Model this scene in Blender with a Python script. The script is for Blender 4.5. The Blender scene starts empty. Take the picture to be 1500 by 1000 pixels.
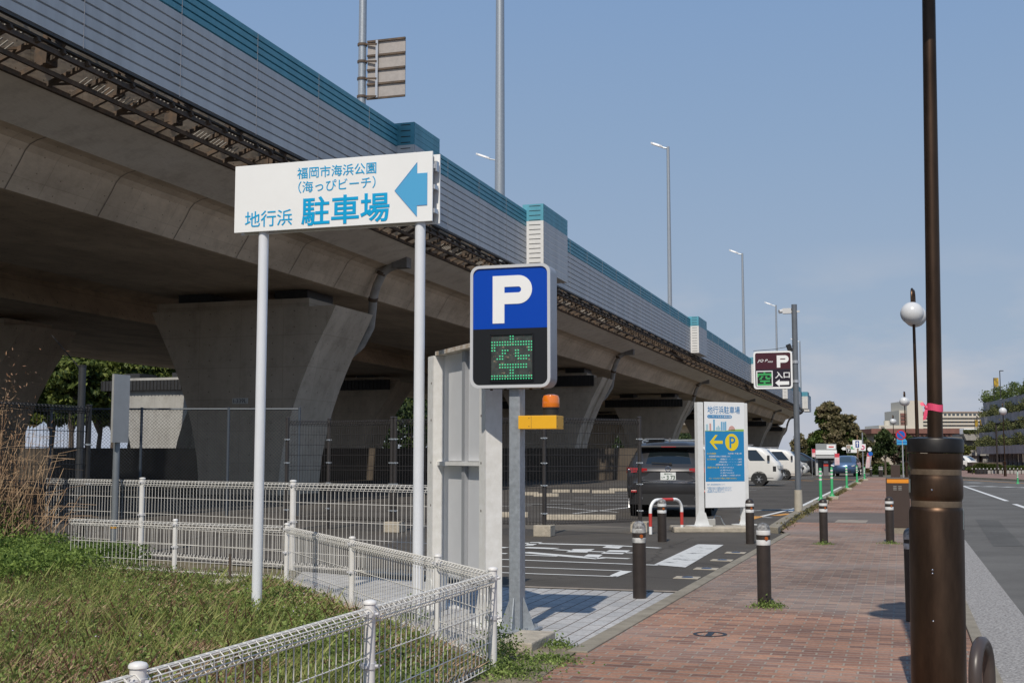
import bpy, math, random
import numpy as np
from mathutils import Vector, Matrix
random.seed(7); rng = np.random.default_rng(7)
S = bpy.context.scene
COL = S.collection
R = math.radians

# ------------------------------------------------------------ camera, sky, sun
EYE = 1.4; FPX = 1800.0; YAW = R(17.5); PITCH = math.atan(170/1800.0)
cam = bpy.data.cameras.new('camera'); camo = bpy.data.objects.new('camera', cam); COL.objects.link(camo)
camo.location = (0, 0, EYE); camo.rotation_euler = (R(90)+PITCH, 0, YAW)
cam.sensor_width = 36; cam.lens = 36*FPX/1500; cam.clip_start = 0.1; cam.clip_end = 9000
S.camera = camo
SUN_EL = R(48); SUN_SHIFT = R(4)          # sun behind the camera, almost along the road
W = bpy.data.worlds.new('World'); S.world = W; W.use_nodes = True
nt = W.node_tree; N = nt.nodes; Lk = nt.links
bg = N['Background']
sky = N.new('ShaderNodeTexSky'); sky.sky_type = 'NISHITA'; sky.sun_disc = False
sky.sun_elevation = SUN_EL; sky.sun_rotation = R(180)-SUN_SHIFT
sky.altitude = 0; sky.air_density = 1.0; sky.dust_density = 1.0; sky.ozone_density = 2.0
tc = N.new('ShaderNodeTexCoord'); sx = N.new('ShaderNodeSeparateXYZ'); Lk.new(tc.outputs['Generated'], sx.inputs[0])
hr = N.new('ShaderNodeValToRGB'); Lk.new(sx.outputs['Z'], hr.inputs[0])           # hazy spring air: flatter than a clear sky
hr.color_ramp.elements[0].color = (.385, .445, .575, 1); hr.color_ramp.elements[1].color = (.11, .21, .41, 1)
for p_, c_ in ((.094, (.335, .420, .545)), (.25, (.262, .375, .550)), (.357, (.222, .345, .555)), (.65, (.15, .265, .47))):
    e_ = hr.color_ramp.elements.new(p_); e_.color = (*c_, 1)
hv = N.new('ShaderNodeHueSaturation'); hv.inputs['Value'].default_value = 1/0.125; Lk.new(hr.outputs[0], hv.inputs['Color'])
hsv = N.new('ShaderNodeMixRGB'); hsv.inputs[0].default_value = 0.94; Lk.new(sky.outputs[0], hsv.inputs[1]); Lk.new(hv.outputs[0], hsv.inputs[2])
# thin low cloud bank on the right
mp = N.new('ShaderNodeMapping'); mp.inputs['Scale'].default_value = (3.0, 3.0, 8.0)
Lk.new(tc.outputs['Generated'], mp.inputs[0])
cn = N.new('ShaderNodeTexNoise'); cn.inputs['Scale'].default_value = 2.2; cn.inputs['Detail'].default_value = 7; cn.inputs['Roughness'].default_value = 0.55
Lk.new(mp.outputs[0], cn.inputs['Vector'])
cr = N.new('ShaderNodeValToRGB'); cr.color_ramp.elements[0].position = 0.43; cr.color_ramp.elements[1].position = 0.66
Lk.new(cn.outputs['Fac'], cr.inputs[0])
mz = N.new('ShaderNodeMapRange'); mz.inputs['From Min'].default_value = 0.17; mz.inputs['From Max'].default_value = 0.06
Lk.new(sx.outputs['Z'], mz.inputs['Value'])
mm = N.new('ShaderNodeMath'); mm.operation = 'MULTIPLY'; Lk.new(cr.outputs[0], mm.inputs[0]); Lk.new(mz.outputs[0], mm.inputs[1])
m2 = N.new('ShaderNodeMath'); m2.operation = 'MULTIPLY'; m2.inputs[1].default_value = 0.8; Lk.new(mm.outputs[0], m2.inputs[0])
mix = N.new('ShaderNodeMixRGB'); mix.inputs['Color2'].default_value = (4.4, 4.45, 4.75, 1)
Lk.new(m2.outputs[0], mix.inputs['Fac']); Lk.new(hsv.outputs[0], mix.inputs['Color1'])
Lk.new(mix.outputs[0], bg.inputs['Color']); bg.inputs['Strength'].default_value = 0.125
sl = bpy.data.lights.new('sun', 'SUN'); sl.energy = 3.7; sl.angle = R(0.6); sl.color = (1.0, 0.925, 0.81)
so = bpy.data.objects.new('sun', sl); COL.objects.link(so)
sd = Vector((math.sin(SUN_SHIFT)*math.cos(SUN_EL), -math.cos(SUN_SHIFT)*math.cos(SUN_EL), math.sin(SUN_EL)))
so.rotation_euler = sd.to_track_quat('Z', 'Y').to_euler(); so.location = (0, -20, 40)
S.view_settings.view_transform = 'Standard'; S.view_settings.look = 'None'
S.view_settings.exposure = 0.0; S.view_settings.gamma = 1.0
S.cycles.max_bounces = 6; S.cycles.diffuse_bounces = 4; S.cycles.use_denoising = True

# ------------------------------------------------------------ pixel -> world (1500 x 1000 photograph)
def ray(px, py):
    x = (px-750)/FPX; y = -(py-500)/FPX
    f = math.cos(PITCH)-y*math.sin(PITCH); z = math.sin(PITCH)+y*math.cos(PITCH)
    return Vector((x*math.cos(YAW)-f*math.sin(YAW), x*math.sin(YAW)+f*math.cos(YAW), z))
def G(px, py, z=0.0):
    r = ray(px, py); return r*((z-EYE)/r.z)+Vector((0, 0, EYE))
def onX(px, py, X):
    r = ray(px, py); return r*(X/r.x)+Vector((0, 0, EYE))
def onY(px, py, Y):
    r = ray(px, py); return r*(Y/r.y)+Vector((0, 0, EYE))
def atD(px, py, d):
    r = ray(px, py); f = -r.x*math.sin(YAW)+r.y*math.cos(YAW); return r*(d/f)+Vector((0, 0, EYE))

# ------------------------------------------------------------ materials
MATS = {}
def mat(name, col, rough=0.6, metal=0.0, var=0.0, vscale=6.0, bump=0.0, bscale=40.0, emit=None, estr=0.0, col2=None, spec=0.5, stretch=None, coat=0.0, detail=6.0):
    if name in MATS: return MATS[name]
    m = bpy.data.materials.new(name); m.use_nodes = True
    n = m.node_tree.nodes; l = m.node_tree.links; b = n['Principled BSDF']
    b.inputs['Base Color'].default_value = (*col, 1); b.inputs['Roughness'].default_value = rough
    b.inputs['Metallic'].default_value = metal; b.inputs['Specular IOR Level'].default_value = spec
    b.inputs['Coat Weight'].default_value = coat
    t = n.new('ShaderNodeTexCoord'); src = t.outputs['Object']
    if stretch:
        mpn = n.new('ShaderNodeMapping'); mpn.inputs['Scale'].default_value = stretch; l.new(src, mpn.inputs[0]); src = mpn.outputs[0]
    if var > 0 or col2:
        no = n.new('ShaderNodeTexNoise'); no.inputs['Scale'].default_value = vscale; no.inputs['Detail'].default_value = detail; no.inputs['Roughness'].default_value = 0.62
        l.new(src, no.inputs['Vector'])
        rp = n.new('ShaderNodeValToRGB'); rp.color_ramp.elements[0].position = 0.32; rp.color_ramp.elements[1].position = 0.68
        c2 = col2 if col2 else tuple(min(1, c*(1+var)) for c in col)
        c1 = col if col2 else tuple(c*(1-var) for c in col)
        rp.color_ramp.elements[0].color = (*c1, 1); rp.color_ramp.elements[1].color = (*c2, 1)
        l.new(no.outputs['Fac'], rp.inputs[0]); l.new(rp.outputs[0], b.inputs['Base Color'])
    if bump > 0:
        nb = n.new('ShaderNodeTexNoise'); nb.inputs['Scale'].default_value = bscale; nb.inputs['Detail'].default_value = 4
        l.new(src, nb.inputs['Vector'])
        bn = n.new('ShaderNodeBump'); bn.inputs['Strength'].default_value = bump; bn.inputs['Distance'].default_value = 0.02
        l.new(nb.outputs['Fac'], bn.inputs['Height']); l.new(bn.outputs[0], b.inputs['Normal'])
    if emit:
        b.inputs['Emission Color'].default_value = (*emit, 1); b.inputs['Emission Strength'].default_value = estr
    MATS[name] = m
    return m
def glass(name, tint, rough=0.03):
    return mat(name, tint, rough=rough, spec=0.9, coat=0.6)

def concrete(name, c1, c2, streak=(1, 1, 0.25), pits=True, lay='wall'):
    """board-marked weathered concrete: broad stains, vertical streaks, dark specks"""
    if name in MATS: return MATS[name]
    m = mat(name, c1, rough=0.88, col2=c2, vscale=0.55, bump=0.35, bscale=14, stretch=streak, detail=9)
    n = m.node_tree.nodes; l = m.node_tree.links; b = n['Principled BSDF']
    base = b.inputs['Base Color'].links[0].from_socket
    t = n.new('ShaderNodeTexCoord')
    v = n.new('ShaderNodeTexNoise'); v.inputs['Scale'].default_value = 1.6; v.inputs['Detail'].default_value = 11; v.inputs['Roughness'].default_value = 0.7; l.new(t.outputs['Object'], v.inputs['Vector'])
    r = n.new('ShaderNodeValToRGB'); r.color_ramp.elements[0].position = 0.28; r.color_ramp.elements[0].color = (.66, .64, .62, 1); r.color_ramp.elements[1].position = 0.52; r.color_ramp.elements[1].color = (1, 1, 1, 1)
    l.new(v.outputs['Fac'], r.inputs[0])
    x = n.new('ShaderNodeMixRGB'); x.blend_type = 'MULTIPLY'; x.inputs[0].default_value = 0.7
    l.new(base, x.inputs[1]); l.new(r.outputs[0], x.inputs[2]); last = x.outputs[0]
    if pits:
        sp = n.new('ShaderNodeSeparateXYZ'); l.new(t.outputs['Object'], sp.inputs[0])
        ad = n.new('ShaderNodeMath'); ad.operation = 'ADD'; l.new(sp.outputs[0], ad.inputs[0]); l.new(sp.outputs[1 if lay == 'wall' else 2], ad.inputs[1])
        cb = n.new('ShaderNodeCombineXYZ'); l.new(ad.outputs[0], cb.inputs[0 if lay == 'wall' else 1]); l.new(sp.outputs[2 if lay == 'wall' else 1], cb.inputs[1 if lay == 'wall' else 0])
        br = n.new('ShaderNodeTexBrick'); br.offset = 0; br.inputs['Scale'].default_value = 1.0; br.inputs['Brick Width'].default_value = 1.8; br.inputs['Row Height'].default_value = 1.2; br.inputs['Mortar Size'].default_value = .012
        br.inputs['Color1'].default_value = (1, 1, 1, 1); br.inputs['Color2'].default_value = (.90, .90, .89, 1); br.inputs['Mortar'].default_value = (.74, .72, .70, 1); l.new(cb.outputs[0], br.inputs['Vector'])
        y = n.new('ShaderNodeMixRGB'); y.blend_type = 'MULTIPLY'; y.inputs[0].default_value = 0.8; l.new(last, y.inputs[1]); l.new(br.outputs['Color'], y.inputs[2])
        # tie holes on a 0.9 x 0.6 m grid
        fr = n.new('ShaderNodeVectorMath'); fr.operation = 'DIVIDE'; fr.inputs[1].default_value = (.9, .6, 1); l.new(cb.outputs[0], fr.inputs[0])
        fk = n.new('ShaderNodeVectorMath'); fk.operation = 'FRACTION'; l.new(fr.outputs[0], fk.inputs[0])
        sb = n.new('ShaderNodeVectorMath'); sb.operation = 'SUBTRACT'; sb.inputs[1].default_value = (.5, .5, 0); l.new(fk.outputs[0], sb.inputs[0])
        sc_ = n.new('ShaderNodeVectorMath'); sc_.operation = 'MULTIPLY'; sc_.inputs[1].default_value = (.9, .6, 0); l.new(sb.outputs[0], sc_.inputs[0])
        ln = n.new('ShaderNodeVectorMath'); ln.operation = 'LENGTH'; l.new(sc_.outputs[0], ln.inputs[0])
        lt = n.new('ShaderNodeMath'); lt.operation = 'LESS_THAN'; lt.inputs[1].default_value = .024; l.new(ln.outputs['Value'], lt.inputs[0])
        hl = n.new('ShaderNodeMixRGB'); hl.blend_type = 'MULTIPLY'; hl.inputs[2].default_value = (.45, .42, .4, 1); l.new(lt.outputs[0], hl.inputs[0]); l.new(y.outputs[0], hl.inputs[1]); last = hl.outputs[0]
    l.new(last, b.inputs['Base Color'])
    return m

def brick_mat(name, cA, cB, mortar, bw, bh, ms, off=0.5, dark=0.5, patch=None, rot=0.0, rough=0.85, bump=0.35, grey=None):
    m = bpy.data.materials.new(name); m.use_nodes = True
    n = m.node_tree.nodes; l = m.node_tree.links; b = n['Principled BSDF']; b.inputs['Roughness'].default_value = rough
    t = n.new('ShaderNodeTexCoord'); mpn = n.new('ShaderNodeMapping'); mpn.inputs['Rotation'].default_value = (0, 0, rot); l.new(t.outputs['Object'], mpn.inputs[0])
    br = n.new('ShaderNodeTexBrick'); br.inputs['Scale'].default_value = 1.0
    br.inputs['Brick Width'].default_value = bw; br.inputs['Row Height'].default_value = bh; br.inputs['Mortar Size'].default_value = ms
    br.inputs['Mortar Smooth'].default_value = 0.3; br.inputs['Bias'].default_value = -0.1; br.offset = off
    br.inputs['Color1'].default_value = (*cA, 1); br.inputs['Color2'].default_value = (*cB, 1); br.inputs['Mortar'].default_value = (*mortar, 1)
    l.new(mpn.outputs[0], br.inputs['Vector'])
    # grime clouds and grey worn zones
    n1 = n.new('ShaderNodeTexNoise'); n1.inputs['Scale'].default_value = 0.55; n1.inputs['Detail'].default_value = 7; l.new(t.outputs['Object'], n1.inputs['Vector'])
    r1 = n.new('ShaderNodeValToRGB'); r1.color_ramp.elements[0].position = 0.36; r1.color_ramp.elements[1].position = 0.66
    r1.color_ramp.elements[0].color = (dark, dark, dark, 1); r1.color_ramp.elements[1].color = (1.12, 1.12, 1.12, 1)
    l.new(n1.outputs['Fac'], r1.inputs[0])
    x1 = n.new('ShaderNodeMixRGB'); x1.blend_type = 'MULTIPLY'; x1.inputs[0].default_value = 0.8; l.new(br.outputs['Color'], x1.inputs[1]); l.new(r1.outputs[0], x1.inputs[2])
    n2 = n.new('ShaderNodeTexNoise'); n2.inputs['Scale'].default_value = 38; n2.inputs['Detail'].default_value = 4; l.new(t.outputs['Object'], n2.inputs['Vector'])
    r2 = n.new('ShaderNodeValToRGB'); r2.color_ramp.elements[0].position = 0.3; r2.color_ramp.elements[1].position = 0.7
    r2.color_ramp.elements[0].color = (.68, .68, .68, 1); r2.color_ramp.elements[1].color = (1.2, 1.2, 1.2, 1); l.new(n2.outputs['Fac'], r2.inputs[0])
    x2 = n.new('ShaderNodeMixRGB'); x2.blend_type = 'MULTIPLY'; x2.inputs[0].default_value = 0.7; l.new(x1.outputs[0], x2.inputs[1]); l.new(r2.outputs[0], x2.inputs[2])
    last = x2.outputs[0]
    if patch:                                      # greyer bricks in broad patches
        n3 = n.new('ShaderNodeTexNoise'); n3.inputs['Scale'].default_value = 0.28; n3.inputs['Detail'].default_value = 6; n3.inputs['Roughness'].default_value = 0.7
        l.new(t.outputs['Object'], n3.inputs['Vector'])
        r3 = n.new('ShaderNodeValToRGB'); r3.color_ramp.elements[0].position = 0.47; r3.color_ramp.elements[1].position = 0.60; l.new(n3.outputs['Fac'], r3.inputs[0])
        q = n.new('ShaderNodeMath'); q.operation = 'MULTIPLY'; q.inputs[1].default_value = 0.55; l.new(r3.outputs[0], q.inputs[0])
        x3 = n.new('ShaderNodeMixRGB'); x3.inputs[2].default_value = (*patch, 1); l.new(q.outputs[0], x3.inputs[0]); l.new(last, x3.inputs[1]); last = x3.outputs[0]
    if grey:                                       # a stretch relaid in greyer brick
        sp = n.new('ShaderNodeSeparateXYZ'); l.new(t.outputs['Object'], sp.inputs[0])
        sn = n.new('ShaderNodeMath'); sn.operation = 'SNAP'; sn.inputs[1].default_value = bh; l.new(sp.outputs[1], sn.inputs[0])
        wv = n.new('ShaderNodeMath'); wv.operation = 'MULTIPLY_ADD'; wv.inputs[1].default_value = 2.2; l.new(n1.outputs['Fac'], wv.inputs[0]); l.new(sn.outputs[0], wv.inputs[2])
        ga = n.new('ShaderNodeMapRange'); ga.inputs[1].default_value = grey[0]+.9; ga.inputs[2].default_value = grey[0]+1.6; l.new(wv.outputs[0], ga.inputs[0])
        gb = n.new('ShaderNodeMapRange'); gb.inputs[1].default_value = grey[1]+1.6; gb.inputs[2].default_value = grey[1]+.9; l.new(wv.outputs[0], gb.inputs[0])
        gm_ = n.new('ShaderNodeMath'); gm_.operation = 'MULTIPLY'; l.new(ga.outputs[0], gm_.inputs[0]); l.new(gb.outputs[0], gm_.inputs[1])
        gc = n.new('ShaderNodeHueSaturation'); gc.inputs['Hue'].default_value = .508; gc.inputs['Saturation'].default_value = .80; gc.inputs['Value'].default_value = .84; l.new(last, gc.inputs['Color'])
        gx = n.new('ShaderNodeMixRGB'); l.new(gm_.outputs[0], gx.inputs[0]); l.new(last, gx.inputs[1]); l.new(gc.outputs[0], gx.inputs[2]); last = gx.outputs[0]
    l.new(last, b.inputs['Base Color'])
    bn = n.new('ShaderNodeBump'); bn.inputs['Strength'].default_value = bump; bn.inputs['Distance'].default_value = 0.012; bn.invert = True
    l.new(br.outputs['Fac'], bn.inputs['Height']); l.new(bn.outputs[0], b.inputs['Normal'])
    MATS[name] = m
    return m

def asphalt(name, c, cracks=True, speck=0.35):
    m = bpy.data.materials.new(name); m.use_nodes = True
    n = m.node_tree.nodes; l = m.node_tree.links; b = n['Principled BSDF']; b.inputs['Roughness'].default_value = 0.9; b.inputs['Specular IOR Level'].default_value = 0.3
    t = n.new('ShaderNodeTexCoord')
    a = n.new('ShaderNodeTexNoise'); a.inputs['Scale'].default_value = 90; a.inputs['Detail'].default_value = 3; l.new(t.outputs['Object'], a.inputs['Vector'])
    ra = n.new('ShaderNodeValToRGB'); ra.color_ramp.elements[0].position = 0.3; ra.color_ramp.elements[1].position = 0.72
    ra.color_ramp.elements[0].color = (*[k*(1-speck) for k in c], 1); ra.color_ramp.elements[1].color = (*[k*(1+speck*1.3) for k in c], 1); l.new(a.outputs['Fac'], ra.inputs[0])
    d = n.new('ShaderNodeTexNoise'); d.inputs['Scale'].default_value = 0.45; d.inputs['Detail'].default_value = 9; d.inputs['Roughness'].default_value = 0.65; l.new(t.outputs['Object'], d.inputs['Vector'])
    rd = n.new('ShaderNodeValToRGB'); rd.color_ramp.elements[0].position = 0.35; rd.color_ramp.elements[1].position = 0.65
    rd.color_ramp.elements[0].color = (.72, .70, .68, 1); rd.color_ramp.elements[1].color = (1.08, 1.07, 1.05, 1); l.new(d.outputs['Fac'], rd.inputs[0])
    x = n.new('ShaderNodeMixRGB'); x.blend_type = 'MULTIPLY'; x.inputs[0].default_value = 1; l.new(ra.outputs[0], x.inputs[1]); l.new(rd.outputs[0], x.inputs[2]); last = x.outputs[0]
    if cracks:
        dn = n.new('ShaderNodeTexNoise'); dn.inputs['Scale'].default_value = 1.2; dn.inputs['Detail'].default_value = 4; l.new(t.outputs['Object'], dn.inputs['Vector'])
        mx = n.new('ShaderNodeMixRGB'); mx.inputs[0].default_value = 0.25; l.new(t.outputs['Object'], mx.inputs[1]); l.new(dn.outputs['Color'], mx.inputs[2])
        v = n.new('ShaderNodeTexVoronoi'); v.feature = 'DISTANCE_TO_EDGE'; v.inputs['Scale'].default_value = 0.42; l.new(mx.outputs[0], v.inputs['Vector'])
        rv = n.new('ShaderNodeValToRGB'); rv.color_ramp.elements[0].position = 0.0; rv.color_ramp.elements[1].position = 0.008
        rv.color_ramp.elements[0].color = (.5, .48, .46, 1); rv.color_ramp.elements[1].color = (1, 1, 1, 1); l.new(v.outputs[0], rv.inputs[0])
        y = n.new('ShaderNodeMixRGB'); y.blend_type = 'MULTIPLY'; y.inputs[0].default_value = 0.8; l.new(last, y.inputs[1]); l.new(rv.outputs[0], y.inputs[2]); last = y.outputs[0]
    l.new(last, b.inputs['Base Color'])
    bn = n.new('ShaderNodeBump'); bn.inputs['Strength'].default_value = 0.4; bn.inputs['Distance'].default_value = 0.006
    l.new(a.outputs['Fac'], bn.inputs['Height']); l.new(bn.outputs[0], b.inputs['Normal'])
    MATS[name] = m
    return m

def worn_paint(name, col, thr=0.42, under=(.1, .1, .098)):
    """road paint with ragged worn-through patches"""
    m = bpy.data.materials.new(name); m.use_nodes = True
    n = m.node_tree.nodes; l = m.node_tree.links; b = n['Principled BSDF']; b.inputs['Roughness'].default_value = 0.7
    t = n.new('ShaderNodeTexCoord')
    a = n.new('ShaderNodeTexNoise'); a.inputs['Scale'].default_value = 3.2; a.inputs['Detail'].default_value = 12; a.inputs['Roughness'].default_value = 0.75; l.new(t.outputs['Object'], a.inputs['Vector'])
    r = n.new('ShaderNodeValToRGB'); r.color_ramp.elements[0].position = thr-0.1; r.color_ramp.elements[1].position = thr
    r.color_ramp.elements[0].color = (*under, 1); r.color_ramp.elements[1].color = (*col, 1); l.new(a.outputs['Fac'], r.inputs[0]); l.new(r.outputs[0], b.inputs['Base Color'])
    MATS[name] = m
    return m

def leaf_mat(name, c1, c2, c3=None, scale=1.2, trans=0.25):
    m = bpy.data.materials.new(name); m.use_nodes = True
    n = m.node_tree.nodes; l = m.node_tree.links; b = n['Principled BSDF']; b.inputs['Roughness'].default_value = 0.6; b.inputs['Specular IOR Level'].default_value = 0.25
    t = n.new('ShaderNodeTexCoord')
    a = n.new('ShaderNodeTexNoise'); a.inputs['Scale'].default_value = scale; a.inputs['Detail'].default_value = 5; l.new(t.outputs['Object'], a.inputs['Vector'])
    g = n.new('ShaderNodeNewGeometry')
    ad = n.new('ShaderNodeMath'); ad.operation = 'MULTIPLY_ADD'; ad.inputs[1].default_value = 0.45; l.new(g.outputs['Random Per Island'], ad.inputs[0]); 
    s2 = n.new('ShaderNodeMath'); s2.operation = 'SUBTRACT'; s2.inputs[1].default_value = 0.22; l.new(a.outputs['Fac'], s2.inputs[0]); l.new(s2.outputs[0], ad.inputs[2])
    r = n.new('ShaderNodeValToRGB'); r.color_ramp.elements[0].position = 0.25; r.color_ramp.elements[1].position = 0.75
    r.color_ramp.elements[0].color = (*c1, 1); r.color_ramp.elements[1].color = (*c2, 1)
    if c3: e = r.color_ramp.elements.new(0.52); e.color = (*c3, 1)
    l.new(ad.outputs[0], r.inputs[0]); l.new(r.outputs[0], b.inputs['Base Color'])
    tr = n.new('ShaderNodeBsdfTranslucent'); l.new(r.outputs[0], tr.inputs[0])
    ms = n.new('ShaderNodeMixShader'); ms.inputs[0].default_value = trans
    l.new(b.outputs[0], ms.inputs[1]); l.new(tr.outputs[0], ms.inputs[2]); l.new(ms.outputs[0], n['Material Output'].inputs[0])
    MATS[name] = m
    return m

M_white = mat('white_sign_face', (.84, .845, .84), rough=0.35, var=0.02, vscale=3)
M_wpaint = mat('white_paint', (.74, .74, .72), rough=0.42, var=0.06, vscale=9, bump=0.05)
M_wworn = mat('weathered_white_paint', (.68, .67, .64), rough=0.5, col2=(.79, .785, .77), vscale=14)
M_wpost = mat('white_pole_paint', (.72, .74, .78), rough=0.3, var=0.03, vscale=4)
M_galv = mat('galvanised_steel', (.36, .39, .42), rough=0.45, metal=0.55, var=0.16, vscale=26)
M_alu = mat('aluminium', (.62, .62, .63), rough=0.35, metal=0.7, var=0.06)
M_dark = mat('dark_steel', (.035, .034, .034), rough=0.5, metal=0.2, var=0.25, vscale=8)
M_brown = mat('dark_brown_paint', (.034, .026, .022), rough=0.42, var=0.22, vscale=10, bump=0.05)
M_bronze = mat('worn_bronze_paint', (.050, .032, .022), rough=0.40, metal=0.92, var=0.28, vscale=7, stretch=(1, 1, 0.25), col2=(.115, .070, .045))
M_bronzeL = mat('bare_bronze_groove', (.17, .125, .085), rough=0.5, metal=0.5, var=0.2, vscale=18)
M_blue = mat('sign_blue', (.0, .055, .42), rough=0.3)
M_cyan = mat('letter_cyan', (.0, .36, .68), rough=0.4)
M_arrow = mat('arrow_light_blue', (.085, .38, .66), rough=0.4)
M_black = mat('gloss_black', (.010, .011, .013), rough=0.35)
M_yel = mat('yellow_box_paint', (.80, .42, .02), rough=0.38, var=0.03)
M_orange = mat('amber_lens', (.75, .19, .01), rough=0.12, spec=0.8, coat=0.5)
M_rubber = mat('black_rubber', (.016, .016, .016), rough=0.75, var=0.2)
M_glass = glass('dark_window_glass', (.010, .014, .016))
M_glass2 = glass('tinted_windscreen', (.03, .045, .05))
M_chrome = mat('chrome_trim', (.6, .6, .62), rough=0.12, metal=1.0)
M_red = mat('red_lens', (.38, .012, .016), rough=0.15, spec=0.8, coat=0.5)
M_redp = mat('red_reflective_paint', (.55, .05, .04), rough=0.45, var=0.08)
M_green = mat('green_plastic', (.04, .36, .13), rough=0.45, var=0.06)
M_refl = mat('white_reflector_band', (.66, .66, .65), rough=0.4, var=0.08, vscale=30)
M_cblock = mat('rough_concrete_block', (.40, .355, .285), rough=0.9, var=0.2, vscale=9, bump=0.5)
M_conc = concrete('girder_concrete', (.50, .40, .295), (.80, .655, .495), streak=(1, .35, 1), lay='girder')
M_pier = concrete('pier_concrete', (.44, .36, .275), (.62, .52, .405), streak=(1, 1, .22))
M_pierL = concrete('pale_pier_concrete', (.34, .33, .31), (.48, .47, .44), streak=(1, 1, .22))
M_kerb = mat('kerb_concrete', (.20, .175, .135), rough=0.9, col2=(.31, .275, .215), vscale=3.5, bump=0.4, bscale=60)

# ------------------------------------------------------------ mesh builder
class MB:
    def __init__(s): s.v = []; s.f = []; s.sm = []; s.mi = []
    def add(s, vs, fs, smooth=False, mi=0):
        o = len(s.v); s.v += [tuple(v) for v in vs]
        for f in fs: s.f.append(tuple(i+o for i in f)); s.sm.append(smooth); s.mi.append(mi)
        return s
    def bx(s, x0, x1, y0, y1, z0, z1, mi=0):
        return s.add([(x0, y0, z0), (x1, y0, z0), (x1, y1, z0), (x0, y1, z0), (x0, y0, z1), (x1, y0, z1), (x1, y1, z1), (x0, y1, z1)],
              [(0, 3, 2, 1), (4, 5, 6, 7), (0, 1, 5, 4), (1, 2, 6, 5), (2, 3, 7, 6), (3, 0, 4, 7)], mi=mi)
    def bar(s, p0, p1, w, h, mi=0):
        """rectangular bar between two points"""
        p0 = Vector(p0); p1 = Vector(p1); d = (p1-p0).normalized()
        up = Vector((0, 0, 1)) if abs(d.z) < 0.95 else Vector((0, 1, 0))
        a = d.cross(up).normalized()*(w/2); b = a.cross(d).normalized()*(h/2)
        vs = [p+q for p in (p0, p1) for q in (-a-b, a-b, a+b, -a+b)]
        return s.add(vs, [(0, 1, 2, 3), (7, 6, 5, 4), (0, 4, 5, 1), (1, 5, 6, 2), (2, 6, 7, 3), (3, 7, 4, 0)], mi=mi)
    def cyl(s, p0, p1, r0, r1=None, n=12, caps=True, smooth=True, mi=0):
        r1 = r0 if r1 is None else r1
        p0 = Vector(p0); p1 = Vector(p1); d = (p1-p0).normalized()
        up = Vector((0, 0, 1)) if abs(d.z) < 0.95 else Vector((1, 0, 0))
        a = d.cross(up).normalized(); b = d.cross(a)
        vs = []
        for p, r in ((p0, r0), (p1, r1)):
            for i in range(n):
                t = 2*math.pi*i/n; vs.append(p+a*(r*math.cos(t))+b*(r*math.sin(t)))
        s.add(vs, [(i, (i+1) % n, n+(i+1) % n, n+i) for i in range(n)], smooth, mi)
        if caps: s.add(vs[:n], [tuple(range(n))[::-1]], False, mi); s.add(vs[n:], [tuple(range(n))], False, mi)
        return s
    def tube(s, pts, r, n=6, smooth=True, mi=0):
        pts = [Vector(p) for p in pts]; rs = r if isinstance(r, (list, tuple)) else [r]*len(pts)
        rings = []; prev = None
        for i, p in enumerate(pts):
            d = ((pts[min(i+1, len(pts)-1)]-pts[max(i-1, 0)])).normalized()
            if prev is None:
                up = Vector((0, 0, 1)) if abs(d.z) < 0.9 else Vector((1, 0, 0)); a = d.cross(up).normalized()
            else:
                a = (prev-d*prev.dot(d)); a = a.normalized() if a.length > 1e-6 else d.orthogonal().normalized()
            prev = a; b = d.cross(a)
            rings.append([p+a*(rs[i]*math.cos(2*math.pi*k/n))+b*(rs[i]*math.sin(2*math.pi*k/n)) for k in range(n)])
        vs = [v for q in rings for v in q]; fs = []
        for i in range(len(pts)-1):
            for k in range(n): fs.append((i*n+k, i*n+(k+1) % n, (i+1)*n+(k+1) % n, (i+1)*n+k))
        s.add(vs, fs, smooth, mi)
        s.add(rings[0], [tuple(range(n))], False, mi); s.add(rings[-1], [tuple(range(n))[::-1]], False, mi)
        return s
    def lathe(s, prof, c=(0, 0, 0), n=24, smooth=True, mi=0):
        c = Vector(c); vs = []; fs = []
        for r, z in prof:
            for k in range(n): t = 2*math.pi*k/n; vs.append(c+Vector((r*math.cos(t), r*math.sin(t), z)))
        for i in range(len(prof)-1):
            for k in range(n): fs.append((i*n+k, i*n+(k+1) % n, (i+1)*n+(k+1) % n, (i+1)*n+k))
        s.add(vs, fs, smooth, mi)
        if prof[0][0] > 1e-4: s.add(vs[:n], [tuple(range(n))[::-1]], False, mi)
        if prof[-1][0] > 1e-4: s.add(vs[-n:], [tuple(range(n))], False, mi)
        return s
    def prism(s, poly, y0, y1, smooth=False, mi=0, axis='y'):
        """polygon given in (x,z), extruded along y; axis='z': polygon in (x,y), extruded in z"""
        n = len(poly)
        if axis == 'y': vs = [(x, y0, z) for x, z in poly]+[(x, y1, z) for x, z in poly]
        elif axis == 'x': vs = [(y0, x, z) for x, z in poly]+[(y1, x, z) for x, z in poly]
        else: vs = [(x, y, y0) for x, y in poly]+[(x, y, y1) for x, y in poly]
        s.add(vs, [tuple(range(n)), tuple(range(2*n-1, n-1, -1))], False, mi)
        s.add(vs, [(i, n+i, n+(i+1) % n, (i+1) % n) for i in range(n)], smooth, mi)
        return s
    def loft(s, rings, closed=True, smooth=False, mi=0, caps=False):
        n = len(rings[0]); vs = [v for r in rings for v in r]; fs = []
        for i in range(len(rings)-1):
            for k in range(n if closed else n-1): fs.append((i*n+k, i*n+(k+1) % n, (i+1)*n+(k+1) % n, (i+1)*n+k))
        s.add(vs, fs, smooth, mi)
        if caps: s.add(rings[0], [tuple(range(n))[::-1]], False, mi); s.add(rings[-1], [tuple(range(n))], False, mi)
        return s
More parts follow.
